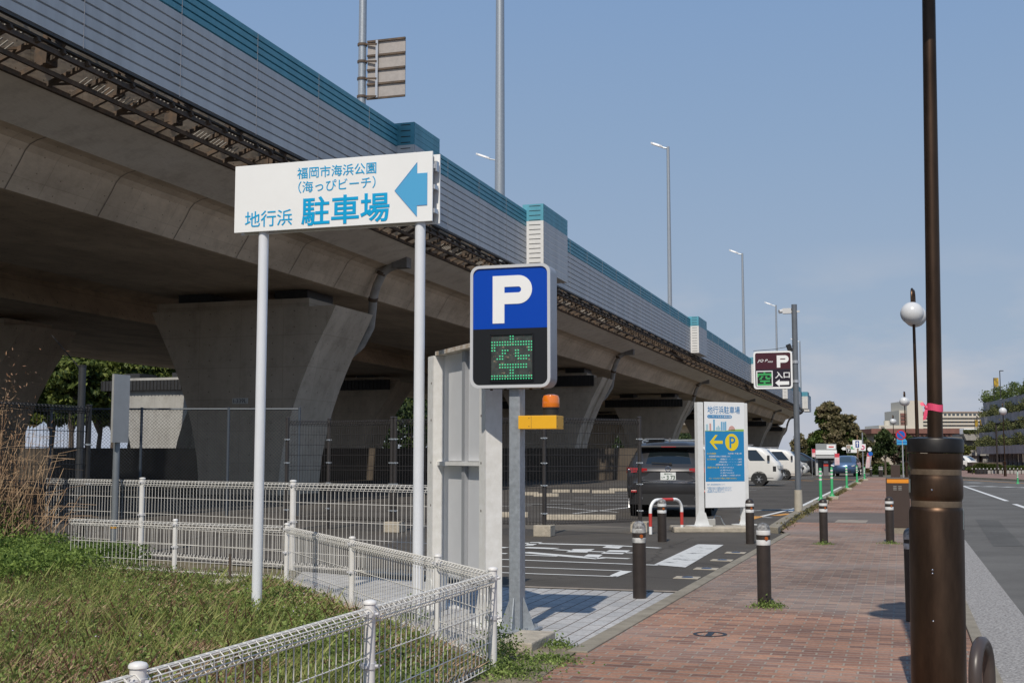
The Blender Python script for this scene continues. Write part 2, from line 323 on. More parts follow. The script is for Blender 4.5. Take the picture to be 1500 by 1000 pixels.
    def sphere(s, c, r, n=20, m=12, sz=1.0, mi=0):
        return s.lathe([(max(1e-5, r*math.sin(math.pi*i/m)), -r*sz*math.cos(math.pi*i/m)) for i in range(m+1)], c, n, True, mi)
    def build(s, name, m, parent=None, loc=None, rz=0.0, bevel=0.0, fix=True):
        me = bpy.data.meshes.new(name); me.from_pydata(s.v, [], s.f)
        me.polygons.foreach_set('use_smooth', s.sm); me.polygons.foreach_set('material_index', s.mi)
        for q in (m if isinstance(m, (list, tuple)) else [m]): me.materials.append(q)
        if fix:
            import bmesh
            b = bmesh.new(); b.from_mesh(me); bmesh.ops.remove_doubles(b, verts=b.verts, dist=1e-5); bmesh.ops.recalc_face_normals(b, faces=b.faces); b.to_mesh(me); b.free()
        if any(s.sm): me.set_sharp_from_angle(angle=R(38))
        me.update()
        return link(name, me, parent, loc, rz, bevel)
def link(name, me, parent=None, loc=None, rz=0.0, bevel=0.0):
    o = bpy.data.objects.new(name, me); COL.objects.link(o)
    if parent: o.parent = parent
    if loc is not None: o.location = loc
    if rz: o.rotation_euler = (0, 0, rz)
    if bevel:
        bv = o.modifiers.new('bevel', 'BEVEL'); bv.width = bevel; bv.segments = 2; bv.limit_method = 'ANGLE'; bv.angle_limit = R(40)
    return o
def tag(o, label, cat, group=None, kind=None):
    if label: o['label'] = label
    if cat: o['category'] = cat
    if group: o['group'] = group
    if kind: o['kind'] = kind
    return o
def thing(name, label, cat, loc=(0, 0, 0), rz=0.0, group=None):
    o = bpy.data.objects.new(name, None); COL.objects.link(o); o.empty_display_size = 0.2
    o.location = loc; o.rotation_euler = (0, 0, rz)
    return tag(o, label, cat, group)
def dup(root, loc, rz=0.0, label=None):
    def cp(o, par):
        c = o.copy(); COL.objects.link(c)
        if par: c.parent = par
        for ch in KIDS.get(o.name, [k for k in bpy.data.objects if k.parent == o]): cp(ch, c)
        return c
    KIDS = {}
    for k in list(bpy.data.objects):
        if k.parent: KIDS.setdefault(k.parent.name, []).append(k)
    r = cp(root, None); r.location = loc; r.rotation_euler = (0, 0, rz)
    if label: r['label'] = label
    return r
def sheet(name, poly, z, m, label=None, kind='structure', thick=0.0, bevel=0.0):
    b = MB()
    if thick: b.prism(poly, z-thick, z, axis='z')
    else: b.add([(x, y, z) for x, y in poly], [tuple(range(len(poly)))])
    o = b.build(name, m, bevel=bevel); o['kind'] = kind
    if label: o['label'] = label
    return o
def mesh_np(name, verts, faces_per, m, parent=None):
    """many small faces at once: verts (n,k,3)"""
    n, k, _ = verts.shape
    me = bpy.data.meshes.new(name); me.vertices.add(n*k); me.loops.add(n*k); me.polygons.add(n)
    me.vertices.foreach_set('co', verts.reshape(-1).astype(np.float32))
    me.loops.foreach_set('vertex_index', np.arange(n*k, dtype=np.int32))
    me.polygons.foreach_set('loop_start', np.arange(0, n*k, k, dtype=np.int32))
    me.polygons.foreach_set('loop_total', np.full(n, k, dtype=np.int32))
    me.materials.append(m); me.update(calc_edges=True); me.validate()
    return link(name, me, parent)

# lettering: Blender's own font, turned into a mesh and fitted into a rectangle of a sign face
def text(s, m, parent, x0, x1, z0, z1, y, name='lettering', bold=0.0, depth=0.002, keep=False, shear=0.0, flat=False):
    c = bpy.data.curves.new('lettering', 'FONT'); c.body = s; c.bevel_depth = bold; c.bevel_resolution = 1; c.extrude = 0.0; c.resolution_u = 4; c.shear = shear
    o = bpy.data.objects.new('lettering_source', c); COL.objects.link(o); bpy.context.view_layer.update()
    me = bpy.data.meshes.new_from_object(o.evaluated_get(bpy.context.evaluated_depsgraph_get()))
    COL.objects.unlink(o); bpy.data.objects.remove(o); bpy.data.curves.remove(c)
    co = np.zeros(len(me.vertices)*3, dtype=np.float32); me.vertices.foreach_get('co', co); co = co.reshape(-1, 3)
    mn = co.min(0); mx = co.max(0); w = max(1e-6, mx[0]-mn[0]); h = max(1e-6, mx[1]-mn[1])
    sx = (x1-x0)/w; sz = (z1-z0)/h
    if keep: sx = sz
    out = np.zeros_like(co)
    out[:, 0] = x0+(co[:, 0]-mn[0])*sx
    out[:, 2] = z0+(co[:, 1]-mn[1])*sz; out[:, 1] = y-(co[:, 2]-mn[2])*min(0.02, 0.001/max(bold, 1e-3))
    me.vertices.foreach_set('co', out.reshape(-1)); me.materials.clear(); me.materials.append(m); me.update()
    me.name = name
    return link(name, me, parent)
def letter_P(m, parent, x0, x1, z0, z1, y, st, name='letter', depth=0.003):
    """a heavy capital P as outline: stem, bowl, counter"""
    w = x1-x0; h = z1-z0; bh = h*0.60; r = bh/2; b = MB()
    n = 14
    b.bx(x0, x0+st, y-depth, y, z0, z1)
    cx = x1-r; zc = z1-r; ri = r-st*0.92
    pts = []
    for i in range(n+1):
        a = math.pi/2-math.pi*i/n; pts.append(((cx+r*math.cos(a), zc+r*math.sin(a)), (cx+ri*math.cos(a), zc+ri*math.sin(a))))
    pts = [((x0+st, z1), (x0+st, zc+ri))]+pts+[((x0+st, zc-r), (x0+st, zc-ri))]
    rings = [[(o[0], y-depth, o[1]), (i[0], y-depth, i[1]), (i[0], y, i[1]), (o[0], y, o[1])] for o, i in pts]
    b.loft(rings, closed=True)
    return b.build(name, m, parent)
def rrect(x0, x1, z0, z1, r, n=6):
    p = []
    for cx, cz, a0 in ((x1-r, z1-r, 0), (x0+r, z1-r, 90), (x0+r, z0+r, 180), (x1-r, z0+r, 270)):
        for i in range(n+1): a = R(a0+90*i/n); p.append((cx+r*math.cos(a), cz+r*math.sin(a)))
    return p

# ============================================================ GROUND
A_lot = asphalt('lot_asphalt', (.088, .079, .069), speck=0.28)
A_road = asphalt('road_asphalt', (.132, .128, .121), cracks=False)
A_strip = asphalt('path_asphalt', (.16, .14, .128), cracks=False, speck=0.2)
M_brick = brick_mat('path_brick', (.47, .240, .150), (.20, .100, .075), (.38, .305, .24), 0.206, 0.103, 0.010, dark=0.60, patch=(.25, .205, .185), bump=.7, grey=(11.4, 24.5))
M_paver = brick_mat('apron_paver', (.47, .46, .45), (.40, .40, .40), (.13, .10, .08), 0.30, 0.15, 0.007, rot=R(90), dark=0.8)
M_gravel = mat('exposed_aggregate', (.13, .12, .115), rough=0.9, col2=(.46, .44, .42), vscale=48, bump=0.8, bscale=48, detail=3)
M_soil = mat('dry_soil', (.13, .105, .07), rough=0.95, col2=(.30, .25, .18), vscale=5, bump=0.6, bscale=30)
M_turf = mat('turf_soil', (.07, .065, .032), rough=0.95, col2=(.20, .16, .095), vscale=5, bump=0.6, bscale=30)
M_line = worn_paint('white_road_paint', (.66, .66, .64), thr=0.40)
M_lineW = worn_paint('worn_white_road_paint', (.60, .60, .58), thr=0.47)
M_lineY = worn_paint('yellow_road_paint', (.62, .29, .05), thr=0.42)
M_lineR = worn_paint('white_lane_paint', (.68, .68, .67), thr=0.36, under=(.15, .15, .148))

sheet('ground', [(-4000, -1500), (4000, -1500), (4000, 5000), (-4000, 5000)], -0.03, mat('far_ground', (.13, .115, .085), rough=0.95, var=0.3, vscale=0.2))
sheet('sea', [(-4000, -400), (-110, -400), (-110, 5000), (-4000, 5000)], -0.015, mat('sea_water', (.05, .12, .17), rough=0.15, bump=0.3, bscale=3))
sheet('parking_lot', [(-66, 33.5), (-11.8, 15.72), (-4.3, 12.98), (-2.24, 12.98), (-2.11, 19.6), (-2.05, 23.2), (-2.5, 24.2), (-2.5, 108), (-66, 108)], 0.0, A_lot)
sheet('turf_base', [(-2.62, 2), (-2.62, 7.9), (-6.55, 12.45), (-7.2, 14.0), (-11.8, 15.7), (-40, 26), (-40, 2)], -0.004, M_turf)
sheet('apron', [(-2.32, 8.8), (-2.25, 12.86), (-4.3, 12.86), (-7.1, 13.9), (-6.5, 12.45), (-3.4, 8.85), (-3.2, 8.7)], 0.004, M_paver)
sheet('apron_edging', [(-2.25, 12.86), (-2.25, 12.98), (-4.3, 12.98), (-4.3, 12.86)], 0.012, mat('edging_concrete', (.22, .18, .14), rough=0.9, col2=(.36, .31, .26), vscale=12, bump=0.5))
sheet('dirt_verge', [(-2.62, 2), (-2.16, 2), (-2.2, 7.2), (-2.28, 8.76), (-2.40, 8.95), (-3.4, 8.85), (-2.62, 7.9)], 0.0065, M_soil)
sheet('flush_kerb', [(-2.34, 8.75), (-2.19, 8.75), (-2.04, 19.6), (-1.99, 23.4), (-2.10, 23.4), (-2.16, 19.6)], 0.016, M_kerb, thick=0.04, bevel=0.006)
sheet('brick_path', [(-2.30, -2), (0.47, -2), (0.47, 27.6), (-2.36, 27.6), (-2.30, 24.6), (-2.04, 23.4), (-2.09, 19.6), (-2.26, 8.75)], 0.003, M_brick)
sheet('path_crossing', [(-2.42, 27.6), (0.47, 27.6), (0.47, 32.8), (-2.42, 32.8)], 0.002, A_strip)
sheet('far_brick_path', [(-2.36, 32.8), (0.47, 32.8), (0.47, 92), (-2.36, 92)], 0.003, M_brick)
sheet('raised_kerb', [(-2.44, 23.7), (-2.22, 23.5), (-2.30, 27), (-2.36, 33), (-2.36, 91), (-2.54, 91), (-2.54, 33), (-2.50, 27)], 0.11, M_kerb, thick=0.13, bevel=0.012)
sheet('gutter_strip', [(0.56, -2), (1.0, -2), (1.0, 92), (0.56, 92)], 0.004, M_gravel)
sheet('path_edge_kerb', [(0.47, -2), (0.56, -2), (0.56, 92), (0.47, 92)], 0.03, M_kerb, thick=0.05, bevel=0.006)
sheet('road', [(1.0, -2), (26, -2), (26, 60), (4, 110), (1.0, 110)], 0.0, A_road)
M_farpave = mat('far_pavement', (.24, .15, .12), rough=0.9, var=0.15, vscale=2)
sheet('far_pavement', [(17, 48), (6.9, 78.5), (4.3, 87.5), (2.6, 96), (2.6, 400), (120, 400), (120, 48)], 0.11, M_farpave, thick=0.13)
sheet('far_kerb', [(16.8, 48), (6.72, 78.4), (4.12, 87.4), (2.42, 96), (2.6, 96), (4.3, 87.5), (6.9, 78.5), (17, 48)], 0.125, M_kerb, thick=0.14)

# ---- painted markings (flat paint on the asphalt, 4-6 mm up)
def marks(name, polys, z, m):
    b = MB()
    for p in polys: b.add([(x, y, z) for x, y in p], [tuple(range(len(p)))])
    o = b.build(name, m); o['kind'] = 'structure'; return o
def pxq(*pts): return [tuple(G(x, y).xy) for x, y in pts]
def pxline(x0, y0, x1, y1, w):
    a = G(x0, y0).xy; c = G(x1, y1).xy; d = (c-a).normalized(); n = Vector((-d.y, d.x))*w/2
    return [tuple(a-n), tuple(c-n), tuple(c+n), tuple(a+n)]
def z3(x, y): return (730+x/5.556, 780+y/5.556)
def zl(x0, y0, x1, y1, w): return pxline(*z3(x0, y0), *z3(x1, y1), w)
lot = [zl(-700, 300, 965, 358, .07), zl(-700, 250, 1000, 310, .07), zl(-700, 190, 1300, 265, .09)]
lot += [pxq(z3(905, 350), z3(960, 362), z3(1090, 315), z3(1000, 310))]
lot += [zl(210, 85, 940, 104, .2), zl(940, 104, 1315, 125, .13), zl(210, 120, 470, 130, .26), zl(460, 138, 600, 145, .13), zl(740, 152, 1100, 165, .13),
        zl(210, 160, 830, 212, .22), zl(210, 182, 480, 192, .1), zl(830, 202, 1065, 212, .13), zl(-300, 110, 70, 122, .2), zl(-300, 165, 70, 170, .15)]
lot += [pxq(z3(550, 158), z3(610, 134), z3(785, 134), z3(720, 162)), pxq(z3(835, 170), z3(905, 142), z3(1075, 145), z3(1010, 175)),
        pxq(z3(845, 122), z3(880, 108), z3(1015, 112), z3(980, 130)), pxq(z3(690, 195), z3(730, 177), z3(850, 180), z3(800, 210)),
        pxq(z3(215, 104), z3(260, 78), z3(360, 78), z3(280, 104))]
marks('lot_lettering', lot, 0.005, M_line)
marks('lot_stop_bar', [pxq((958, 827), (1004, 831), (1060, 798), (1022, 797))], 0.0055, M_lineW)
marks('bay_lines', [pxline(800, 742, 905, 750, .1), pxline(840, 752, 930, 742, .1), pxline(1085, 755, 1130, 758, .1), pxline(1100, 748, 1160, 745, .1), pxline(690, 742, 780, 740, .1)]
      + [[(-6.0+dx, 36+3.0*k), (-11+dx, 36+3.0*k), (-11+dx, 36.12+3.0*k), (-6.0+dx, 36.12+3.0*k)] for k in range(20) for dx in (0,)], 0.005, M_line)
marks('kerb_line', [[(-2.86, 33), (-2.74, 33), (-2.74, 62), (-2.86, 62)], pxline(1100, 760, 1178, 741, .12)], 0.005, M_line)
marks('yellow_lines', [pxline(1090, 762, 1112, 756, .25), pxline(1135, 755, 1158, 752, .25), pxline(1195, 701, 1262, 703, .5), pxline(1128, 702, 1192, 704, .35)], 0.0058, M_lineY)
road = [pxline(1411, 711.5, 1475, 733.5, .15), pxline(1486, 738, 1600, 777, .15)]
road += [pxline(1390+26*k, 710.6+.75*k, 1407+26*k, 711.0+.75*k, .75) for k in range(5)] + [pxline(1422, 706.8, 1432, 706.6, .9)]
marks('road_lines', road, 0.005, M_lineR)
marks('lane_blocks', [pxline(1410+9*k, 702.3+.55*k, 1414+9*k, 702.6+.55*k, .35) for k in range(11)], 0.006, M_lineY)
sheet('asphalt_patch', [tuple(G(x, y).xy) for x, y in ((1428, 760), (1462, 762), (1500, 800), (1455, 800))], 0.003, asphalt('patch_asphalt', (.105, .103, .098), cracks=False))
sheet('lot_patch', [tuple(G(x, y).xy) for x, y in ((748, 764), (930, 772), (925, 781), (745, 774))], 0.003, asphalt('lot_patch_asphalt', (.155, .138, .115), cracks=False))
marks('path_plate', [pxq((1222, 765), (1268, 766), (1272, 762), (1228, 761))], 0.0065, mat('plate_metal', (.30, .25, .20), rough=0.7, var=0.2))
b = MB()
c0 = G(1040, 929); b.loft([[(c0.x+r_*math.cos(R(a)), c0.y+r_*math.sin(R(a)), .0065) for a in range(0, 360, 12)] for r_ in (.105, .135)])
b.bx(c0.x-.025, c0.x+.025, c0.y-.10, c0.y+.10, .004, .0068)
tag(b.build('valve_cover', mat('valve_black', (.02, .02, .022), rough=0.5)), 'small round black valve cover set in the brick path', 'valve cover')
M_lens = mat('stud_blue_glass', (.05, .065, .10), rough=0.2)
for k, (x, y, lab) in enumerate([(867, 0, ''), (925, 0, '')]): pass
stud_lab = ['ground light stud plate nearest the white apron', 'ground light stud plate second from the apron', 'ground light stud plate third from the apron', 'ground light stud plate farthest from the apron']
for k, (x, y) in enumerate([(1007, 846), (1035, 833), (1058, 820.5), (1078, 809.5)]):
    p = G(x, y); t = thing('ground_stud', stud_lab[k], 'ground light', (p.x, p.y, 0), 0, 'ground light studs along the flush kerb')
    MB().bx(-.15, .14, -.13, .13, .0, .008).build('plate', M_cblock, t, bevel=.004)
    MB().lathe([(.07, .008), (.06, .016), (.0, .022)], n=14).build('lens', M_lens, t)

# ============================================================ EXPRESSWAY VIADUCT
def xo(Y): return 0.0 if Y < 222 else -0.003*(Y-222)**2
STA = [-160+8*i for i in range(15)]+[-36+4*i for i in range(65)]+[226+5*i for i in range(20)]
def extr(b, prof, closed=True, smooth=False, y0=None, y1=None, step=None):
    st = STA if y0 is None else [y0+(y1-y0)*i/max(1, int((y1-y0)/(step or 4))) for i in range(int((y1-y0)/(step or 4))+1)]
    b.loft([[(x+xo(Y), Y, z) for x, z in prof] for Y in st], closed=closed, smooth=smooth, caps=closed)
XB = -16.5
via = thing('expressway_viaduct', 'long elevated concrete expressway with a grey and teal noise barrier above the car park', 'viaduct', (0, 0, 0))
b = MB()
web = [(-20.5, 7.8), (-20.35, 7.82), (-19.95, 8.45), (-19.80, 8.72), (-19.66, 8.86), (-19.45, 8.95), (-19.2, 9.0)]
prof = [(-17.75, 9.47), (-17.75, 11.3), (-18.0, 11.3), (-18.0, 10.2), (-31.2, 10.2), (-31.2, 9.5), (-29.3, 9.0), (-28.6, 8.6), (-28.0, 7.8)]+web
extr(b, prof)
for Y in np.arange(-30, 225, 3.6):
    b.loft([[(x+.012, Y+q, z-.004) for q in (0, .03)] for x, z in web[1:]], closed=False, mi=1)
b.build('girder', [M_conc, mat('joint_stain', (.20, .165, .13), rough=0.9)], via)
b = MB(); extr(b, [(-17.76, 9.462), (-19.2, 8.992)], closed=False)
b.build('cantilever_soffit', concrete('lightened_soffit', (.74, .67, .58), (.84, .79, .71), streak=(1, .3, 1), pits=False), via)  # paler concrete tone stands in for bounce light under the slab
b = MB()
prof = [(-33.8, 8.7), (-33.2, 7.6), (-48.6, 7.6), (-49.4, 8.7), (-50.6, 9.3), (-50.6, 10.2), (-31.6, 10.2), (-31.6, 9.4)]
extr(b, prof, y0=-160, y1=220, step=8)
b.build('second_girder', M_conc, via)

# barrier: horizontally ribbed panels, grey below, teal above
def ribs(z0, z1, n, x):
    h = (z1-z0)/n; p = []
    for i in range(n):
        z = z0+i*h; p += [(x-.07, z), (x-.07, z+.036), (x-.004, z+.046), (x, z+h-.006)]
    p.append((x-.07, z1)); return p
Z0, ZT, Z1 = 10.12, 12.20, 12.98
M_panel = mat('barrier_grey_panel', (.49, .51, .525), rough=0.55, var=0.11, vscale=1.4, stretch=(1, 1.2, .12))
M_teal = mat('barrier_teal_panel', (.095, .33, .42), rough=0.5, var=0.12, vscale=1.4, stretch=(1, 1.2, .15))
M_pj = mat('panel_joint_grey', (.30, .30, .32), rough=0.6)
def joints(b, za, zb):
    for Y in np.arange(18.0, 222, 3.72): b.bx(XB-.06, XB+.003, Y, Y+.014, za, zb, mi=1)
b = MB(); pr = ribs(Z0, ZT, 8, XB); extr(b, pr+[(XB-.12, ZT), (XB-.12, Z0)]); joints(b, Z0+.02, ZT-.004); b.build('barrier_grey_panels', [M_panel, M_pj], via)
b = MB(); pr = ribs(ZT+.002, Z1, 4, XB); extr(b, pr+[(XB-.12, Z1), (XB-.12, ZT+.002)]); joints(b, ZT+.006, Z1-.01); b.build('barrier_teal_panels', [M_teal, M_pj], via)
b = MB()
for x, z in ((XB+.0, Z0-.05), (XB-.16, Z0-.14)): extr(b, [(x-.09, z), (x+.02, z), (x+.02, z+.045), (x-.09, z+.045)])
b.build('barrier_base_rail', M_dark, via)
M_white2 = mat('pilaster_white', (.70, .69, .67), rough=0.5, var=0.04)
for (ya, yb, wd, zt) in [(39.0, 41.5, .62, 13.06), (54.6, 59.0, .82, 13.26), (102.0, 106.5, .68, 13.15), (146, 150, .7, 13.15), (186, 190, .7, 13.1), (208, 212, .7, 13.1), (225, 229, .9, 13.1), (238, 243, 1.0, 13.1)]:
    x = XB+wd+xo(ya); q = MB()
    zt0 = zt-.8
    q.bx(XB-.2+xo(ya), x, ya+.02, yb, Z0-.02, zt0); q2 = MB(); q2.bx(XB-.2+xo(ya), x, ya+.02, yb, zt0+.002, zt); hh = (zt-Z0)/14
    for i in range(14):
        z = Z0+(i+.55)*hh; (q if z < zt0 else q2).bx(XB+.12+xo(ya), x-.14, ya+.008, ya+.03, z, z+.024, mi=1)
    o = q.build('barrier_pilaster', [M_white2, M_dark], via); q2.build('teal_cap', [M_teal, M_dark], o)
    q = MB(); pr = ribs(Z0, zt0, 8, x+.012); q.loft([[(a, y, z) for a, z in pr] for y in (ya+.05, yb-.02)], closed=False); q.build('side_panel', M_panel, o)
    q = MB(); pr = ribs(zt0+.004, zt-.01, 4, x+.012); q.loft([[(a, y, z) for a, z in pr] for y in (ya+.05, yb-.02)], closed=False); q.build('side_teal_panel', M_teal, o)

# inspection walkway hung between parapet and barrier
M_rust = mat('rusty_steel', (.05, .042, .036), rough=0.7, col2=(.13, .085, .055), vscale=4)
b = MB()
for x, z, w in ((-17.68, 9.50, .10), (-17.2, 9.62, .07), (-16.72, 9.86, .09), (-16.95, 9.98, .06)): extr(b, [(x-w/2, z-.05), (x+w/2, z-.05), (x+w/2, z+.05), (x-w/2, z+.05)])
for k, Y in enumerate(np.arange(4, 222, .82)):
    b.bar((-17.75, Y, 9.50), (-16.6, Y+.04, 9.93), .09, .10)
    if k % 3 == 0:
        b.bar((-17.72, Y, 10.9), (-16.6, Y, 10.05), .10, .12); b.bx(-17.1, -16.98, Y-.06, Y+.06, 9.7, 10.6)
        b.bx(-17.55, -17.3, Y+.25, Y+.7, 9.85, 10.35)
    if k % 3 == 1: b.bar((-17.7, Y, 9.55), (-16.9, Y+1.1, 9.85), .05, .05)
b.build('walkway_frame', M_rust, via)
b = MB()
for k, Y in enumerate(np.arange(8, 80, .16)):
    if (k//7) % 3 != 2: b.bx(-16.98, -16.70, Y, Y+.045, 9.99, 10.02)
    if (k//7) % 4 in (1, 2): b.bar((-17.3, Y, 9.63), (-17.0, Y, 9.80), .035, .02)
for x in (-16.95, -16.85, -16.75): b.bx(x-.01, x+.01, 8, 80, 9.985, 10.015)
b.build('walkway_grating', mat('grating_zinc', (.42, .40, .37), rough=0.5, metal=0.3, var=0.2), via)
b = MB()
pts = [(-16.9, Y, 9.42-.25*abs(math.sin(Y*.35))) for Y in np.arange(130, 200, 1.0)]; b.tube(pts, .03, 5)
b.build('hanging_cable', M_rubber, via)

# ---- piers
def pier(label, xc, y0, y1, prof, m, groove=True, mirror=True, bearing=True, pipe=True, plate=False, xr=None):
    t = thing('viaduct_pier', label, 'pier', (xc, y0, 0), 0, 'piers under the expressway')
    D = y1-y0; b = MB()
    zs = [p[0] for p in prof]; hw = [p[1] for p in prof]
    if not groove:
        rings = [[(-w, 0, z), (w, 0, z), (w, D, z), (-w, D, z)] for z, w in prof]
    else:
        g0, g1, gd = D*.42, D*.58, .22
        rings = [[(-w, 0, z), (w, 0, z), (w, g0, z), (w-gd, g0+.06, z), (w-gd, g1-.06, z), (w, g1, z), (w, D, z), (-w, D, z)] for z, w in prof]
    b.loft(rings, caps=True); b.build('shaft', m, t)
    zt = zs[-1]; w = hw[-1]
    b = MB(); b.bx(-w+.1, w-1.2, .2, D-.2, zt+.002, zt+.34); b.build('bearing_seat', m, t)
    for x in (-w*.62, w*.45): MB().bx(x-.7, x+.7, .6, D-.6, zt+.342, zt+.72).build('bearing', M_dark, t)
    if bearing:
        b = MB(); b.bx(-w-.5, w-.6, -.34, -.05, zt-.62, zt+.12)
        for x in np.arange(-w-.5, w-.6, .3): b.bx(x, x+.07, -.40, -.34, zt-.62, zt+.12)
        b.build('bearing_cover', M_dark, t)
    if pipe:
        b = MB(); yy = D*.95
        b.tube([(5.0, yy, 8.98), (4.75, yy, 8.93), (4.45, yy, 8.72), (4.2, yy, 8.25), (4.02, yy+.05, 7.75), (3.9, yy+.25, 7.3), (3.75, yy+.4, 6.6), (3.3, yy+.5, 5.9), (2.6, yy+.4, 5.3), (2.1, yy+.3, 4.9)], .17, 10)
        o = b.build('drain_pipe', mat('drain_pipe_grey', (.34, .32, .295), rough=0.6, var=0.2, vscale=3), t)
        b = MB(); b.bx(4.9, 5.55, yy-.22, yy+.25, 8.86, 9.3); b.build('drain_box', mat('drain_box_grey', (.20, .19, .18), rough=0.7, var=0.2), t)
        for (p, q) in (((4.42, yy, 8.75), (4.36, yy, 8.62)), ((4.02, yy+.05, 7.75), (3.98, yy+.1, 7.62))): MB().cyl(p, q, .20, n=10).build('pipe_clamp', M_rust, t)
    if plate:
        q = onY(352, 587, y0); MB().bx(q.x-xc-.33, q.x-xc+.33, -.03, -.004, q.z-.11, q.z+.11).build('number_plate', mat('plate_grey', (.62, .60, .56), rough=0.6), t)
        text('I-339L', mat('plate_ink', (.03, .03, .03)), t, q.x-xc-.28, q.x-xc+.28, q.z-.075, q.z+.075, -.035, 'plate_lettering')
    return t
PR = [(-.1, 1.66), (.7, 1.72), (1.4, 1.80), (2.0, 1.92), (2.7, 2.08), (3.4, 2.30), (4.1, 2.55), (4.8, 2.84), (5.4, 3.12), (6.0, 3.43), (6.6, 3.75), (7.06, 3.96)]
names = ['broad concrete pier nearest the camera with a curved flank and number plate', 'second concrete pier from the camera with a grooved curved flank',
         'third concrete pier from the camera, above the dark SUV', 'fourth concrete pier from the camera, behind the white notice board', 'fifth concrete pier from the camera, above the white vans', 'sixth and farthest concrete pier under the bending expressway']
for k, Y in enumerate([41.4, 84.5, 121.5, 163.0, 201.0, 238.0]):
    pier(names[k], -23.9+xo(Y), Y, Y+3.4, PR, M_pier, groove=k > 0, plate=(k == 0), bearing=k > 0)
for lab, Y in (('unseen concrete pier added just behind the camera to block light', 1.0), ('unseen concrete pier added well behind the camera to block light', -38.0)): pier(lab, -23.9, Y, Y+3.4, PR, M_pier, groove=True, bearing=True)  # unseen piers added to darken the front of the nearest pier
PB = [(z, w*1.35) for z, w in PR]
pier('dark concrete pier at the left edge under the second carriageway', -40.9, 43.5, 47.0, PB, M_pier, groove=False, bearing=False, pipe=False)
for lab, Y in (('shaded wide pier of the second carriageway seen right of the nearest pier', 84.5), ('shaded wide pier of the second carriageway seen behind the amber beacon', 121.5), ('shaded wide pier of the second carriageway seen behind the dark SUV', 163.0), ('shaded wide pier of the second carriageway behind the white notice board', 201.0)):
    pier(lab, -40.9, Y, Y+3.4, PB, M_pier, groove=False, bearing=True, pipe=False)
pier('pale concrete pier seen far off between the trees and the nearest pier', -53.4, 80, 83.5, PR, M_pierL, groove=True, bearing=True, pipe=False)

# ---- street lamps standing on the expressway
def mast(x, y, ztop, r, arm, label, head=True):
    arm *= .62
    t = thing('expressway_lamp', label, 'street lamp', (x, y, 10.2), 0, 'tall lamp masts on the expressway')
    H = ztop-10.2
    b = MB(); b.cyl((0, 0, 0), (0, 0, H), r*1.25, r*.8, 14); b.build('pole', M_galv, t)
    b = MB(); b.bx(-.2, .2, -.2, .2, 0, .06); b.build('base_plate', M_galv, t)
    if head:
        b = MB(); b.cyl((0, 0, H-.15), (-arm*.4, 0, H), r*.45, n=8); b.build('arm', M_galv, t)
        b = MB(); b.loft([[(-arm*.35-u*arm*.75, s*.20*q, H+.02+u*arm*.30+zz) for s, zz in ((-1, -.06), (1, -.06), (.7, .10), (-.7, .10))] for u, q in ((0, .5), (.25, 1), (.8, 1), (1, .6))], caps=True); b.build('lamp_head', mat('lamp_head_grey', (.55, .56, .58), rough=0.4), t)
    return t
mast(-17.1, 37.3, 30, .12, 1.8, 'slim galvanised mast carrying the ribbed traffic sign above the barrier')
mast(-17.1, 52.4, 34, .19, 1.8, 'thick galvanised lamp mast running out of the top of the picture')
mast(-32.0, 97, 26.6, .12, 2.6, 'lamp mast mostly hidden behind the thick mast', True)
mast(-17.0, 95.2, 26.0, .15, 2.0, 'lamp mast with its head in open sky right of the thick mast')
mast(-17.0, 143.2, 25.1, .15, 2.2, 'lamp mast second to the right of the thick mast')
mast(-17.0, 183.5, 23.8, .15, 2.4, 'small distant lamp mast just left of the camera pole')
mast(-17.0, 228, 22.5, .15, 2.4, 'farthest lamp mast half hidden behind the grey camera pole')
t = thing('traffic_sign', 'back of a grey ribbed traffic sign clamped to the slim mast', 'road sign', (-17.1, 37.3, 14.0))
pa = onY(545, 145, 37.3); pb = onY(594, 56, 37.3); ox = 17.1
x0, x1, z0, z1 = pa.x+ox-.06, pb.x+ox, pa.z-14, pb.z-14
b = MB(); b.bx(x0-.12, x1, .0, .03, z0, z1); b.build('panel', mat('sign_back_grey', (.36, .33, .31), rough=0.55, var=0.1), t)
for i in range(5):
    z = z0+(z1-z0)*i/4; MB().bx(x0-.12, x1+.01, -.06, -.002, z-.035, z+.03).build('stiffener', M_rust, t)
MB().bx(x0+.22, x0+.3, -.11, -.062, z0, z1).build('upright', M_alu, t)
for f in (.05, .36, .66, .96):
    b = MB(); z = z0+(z1-z0)*f; b.cyl((0, 0, z-.04), (0, 0, z+.04), .17, n=12); b.bar((.1, -.05, z), (x0+.26, -.12, z-.06), .05, .05); b.build('clamp', M_rust, t)

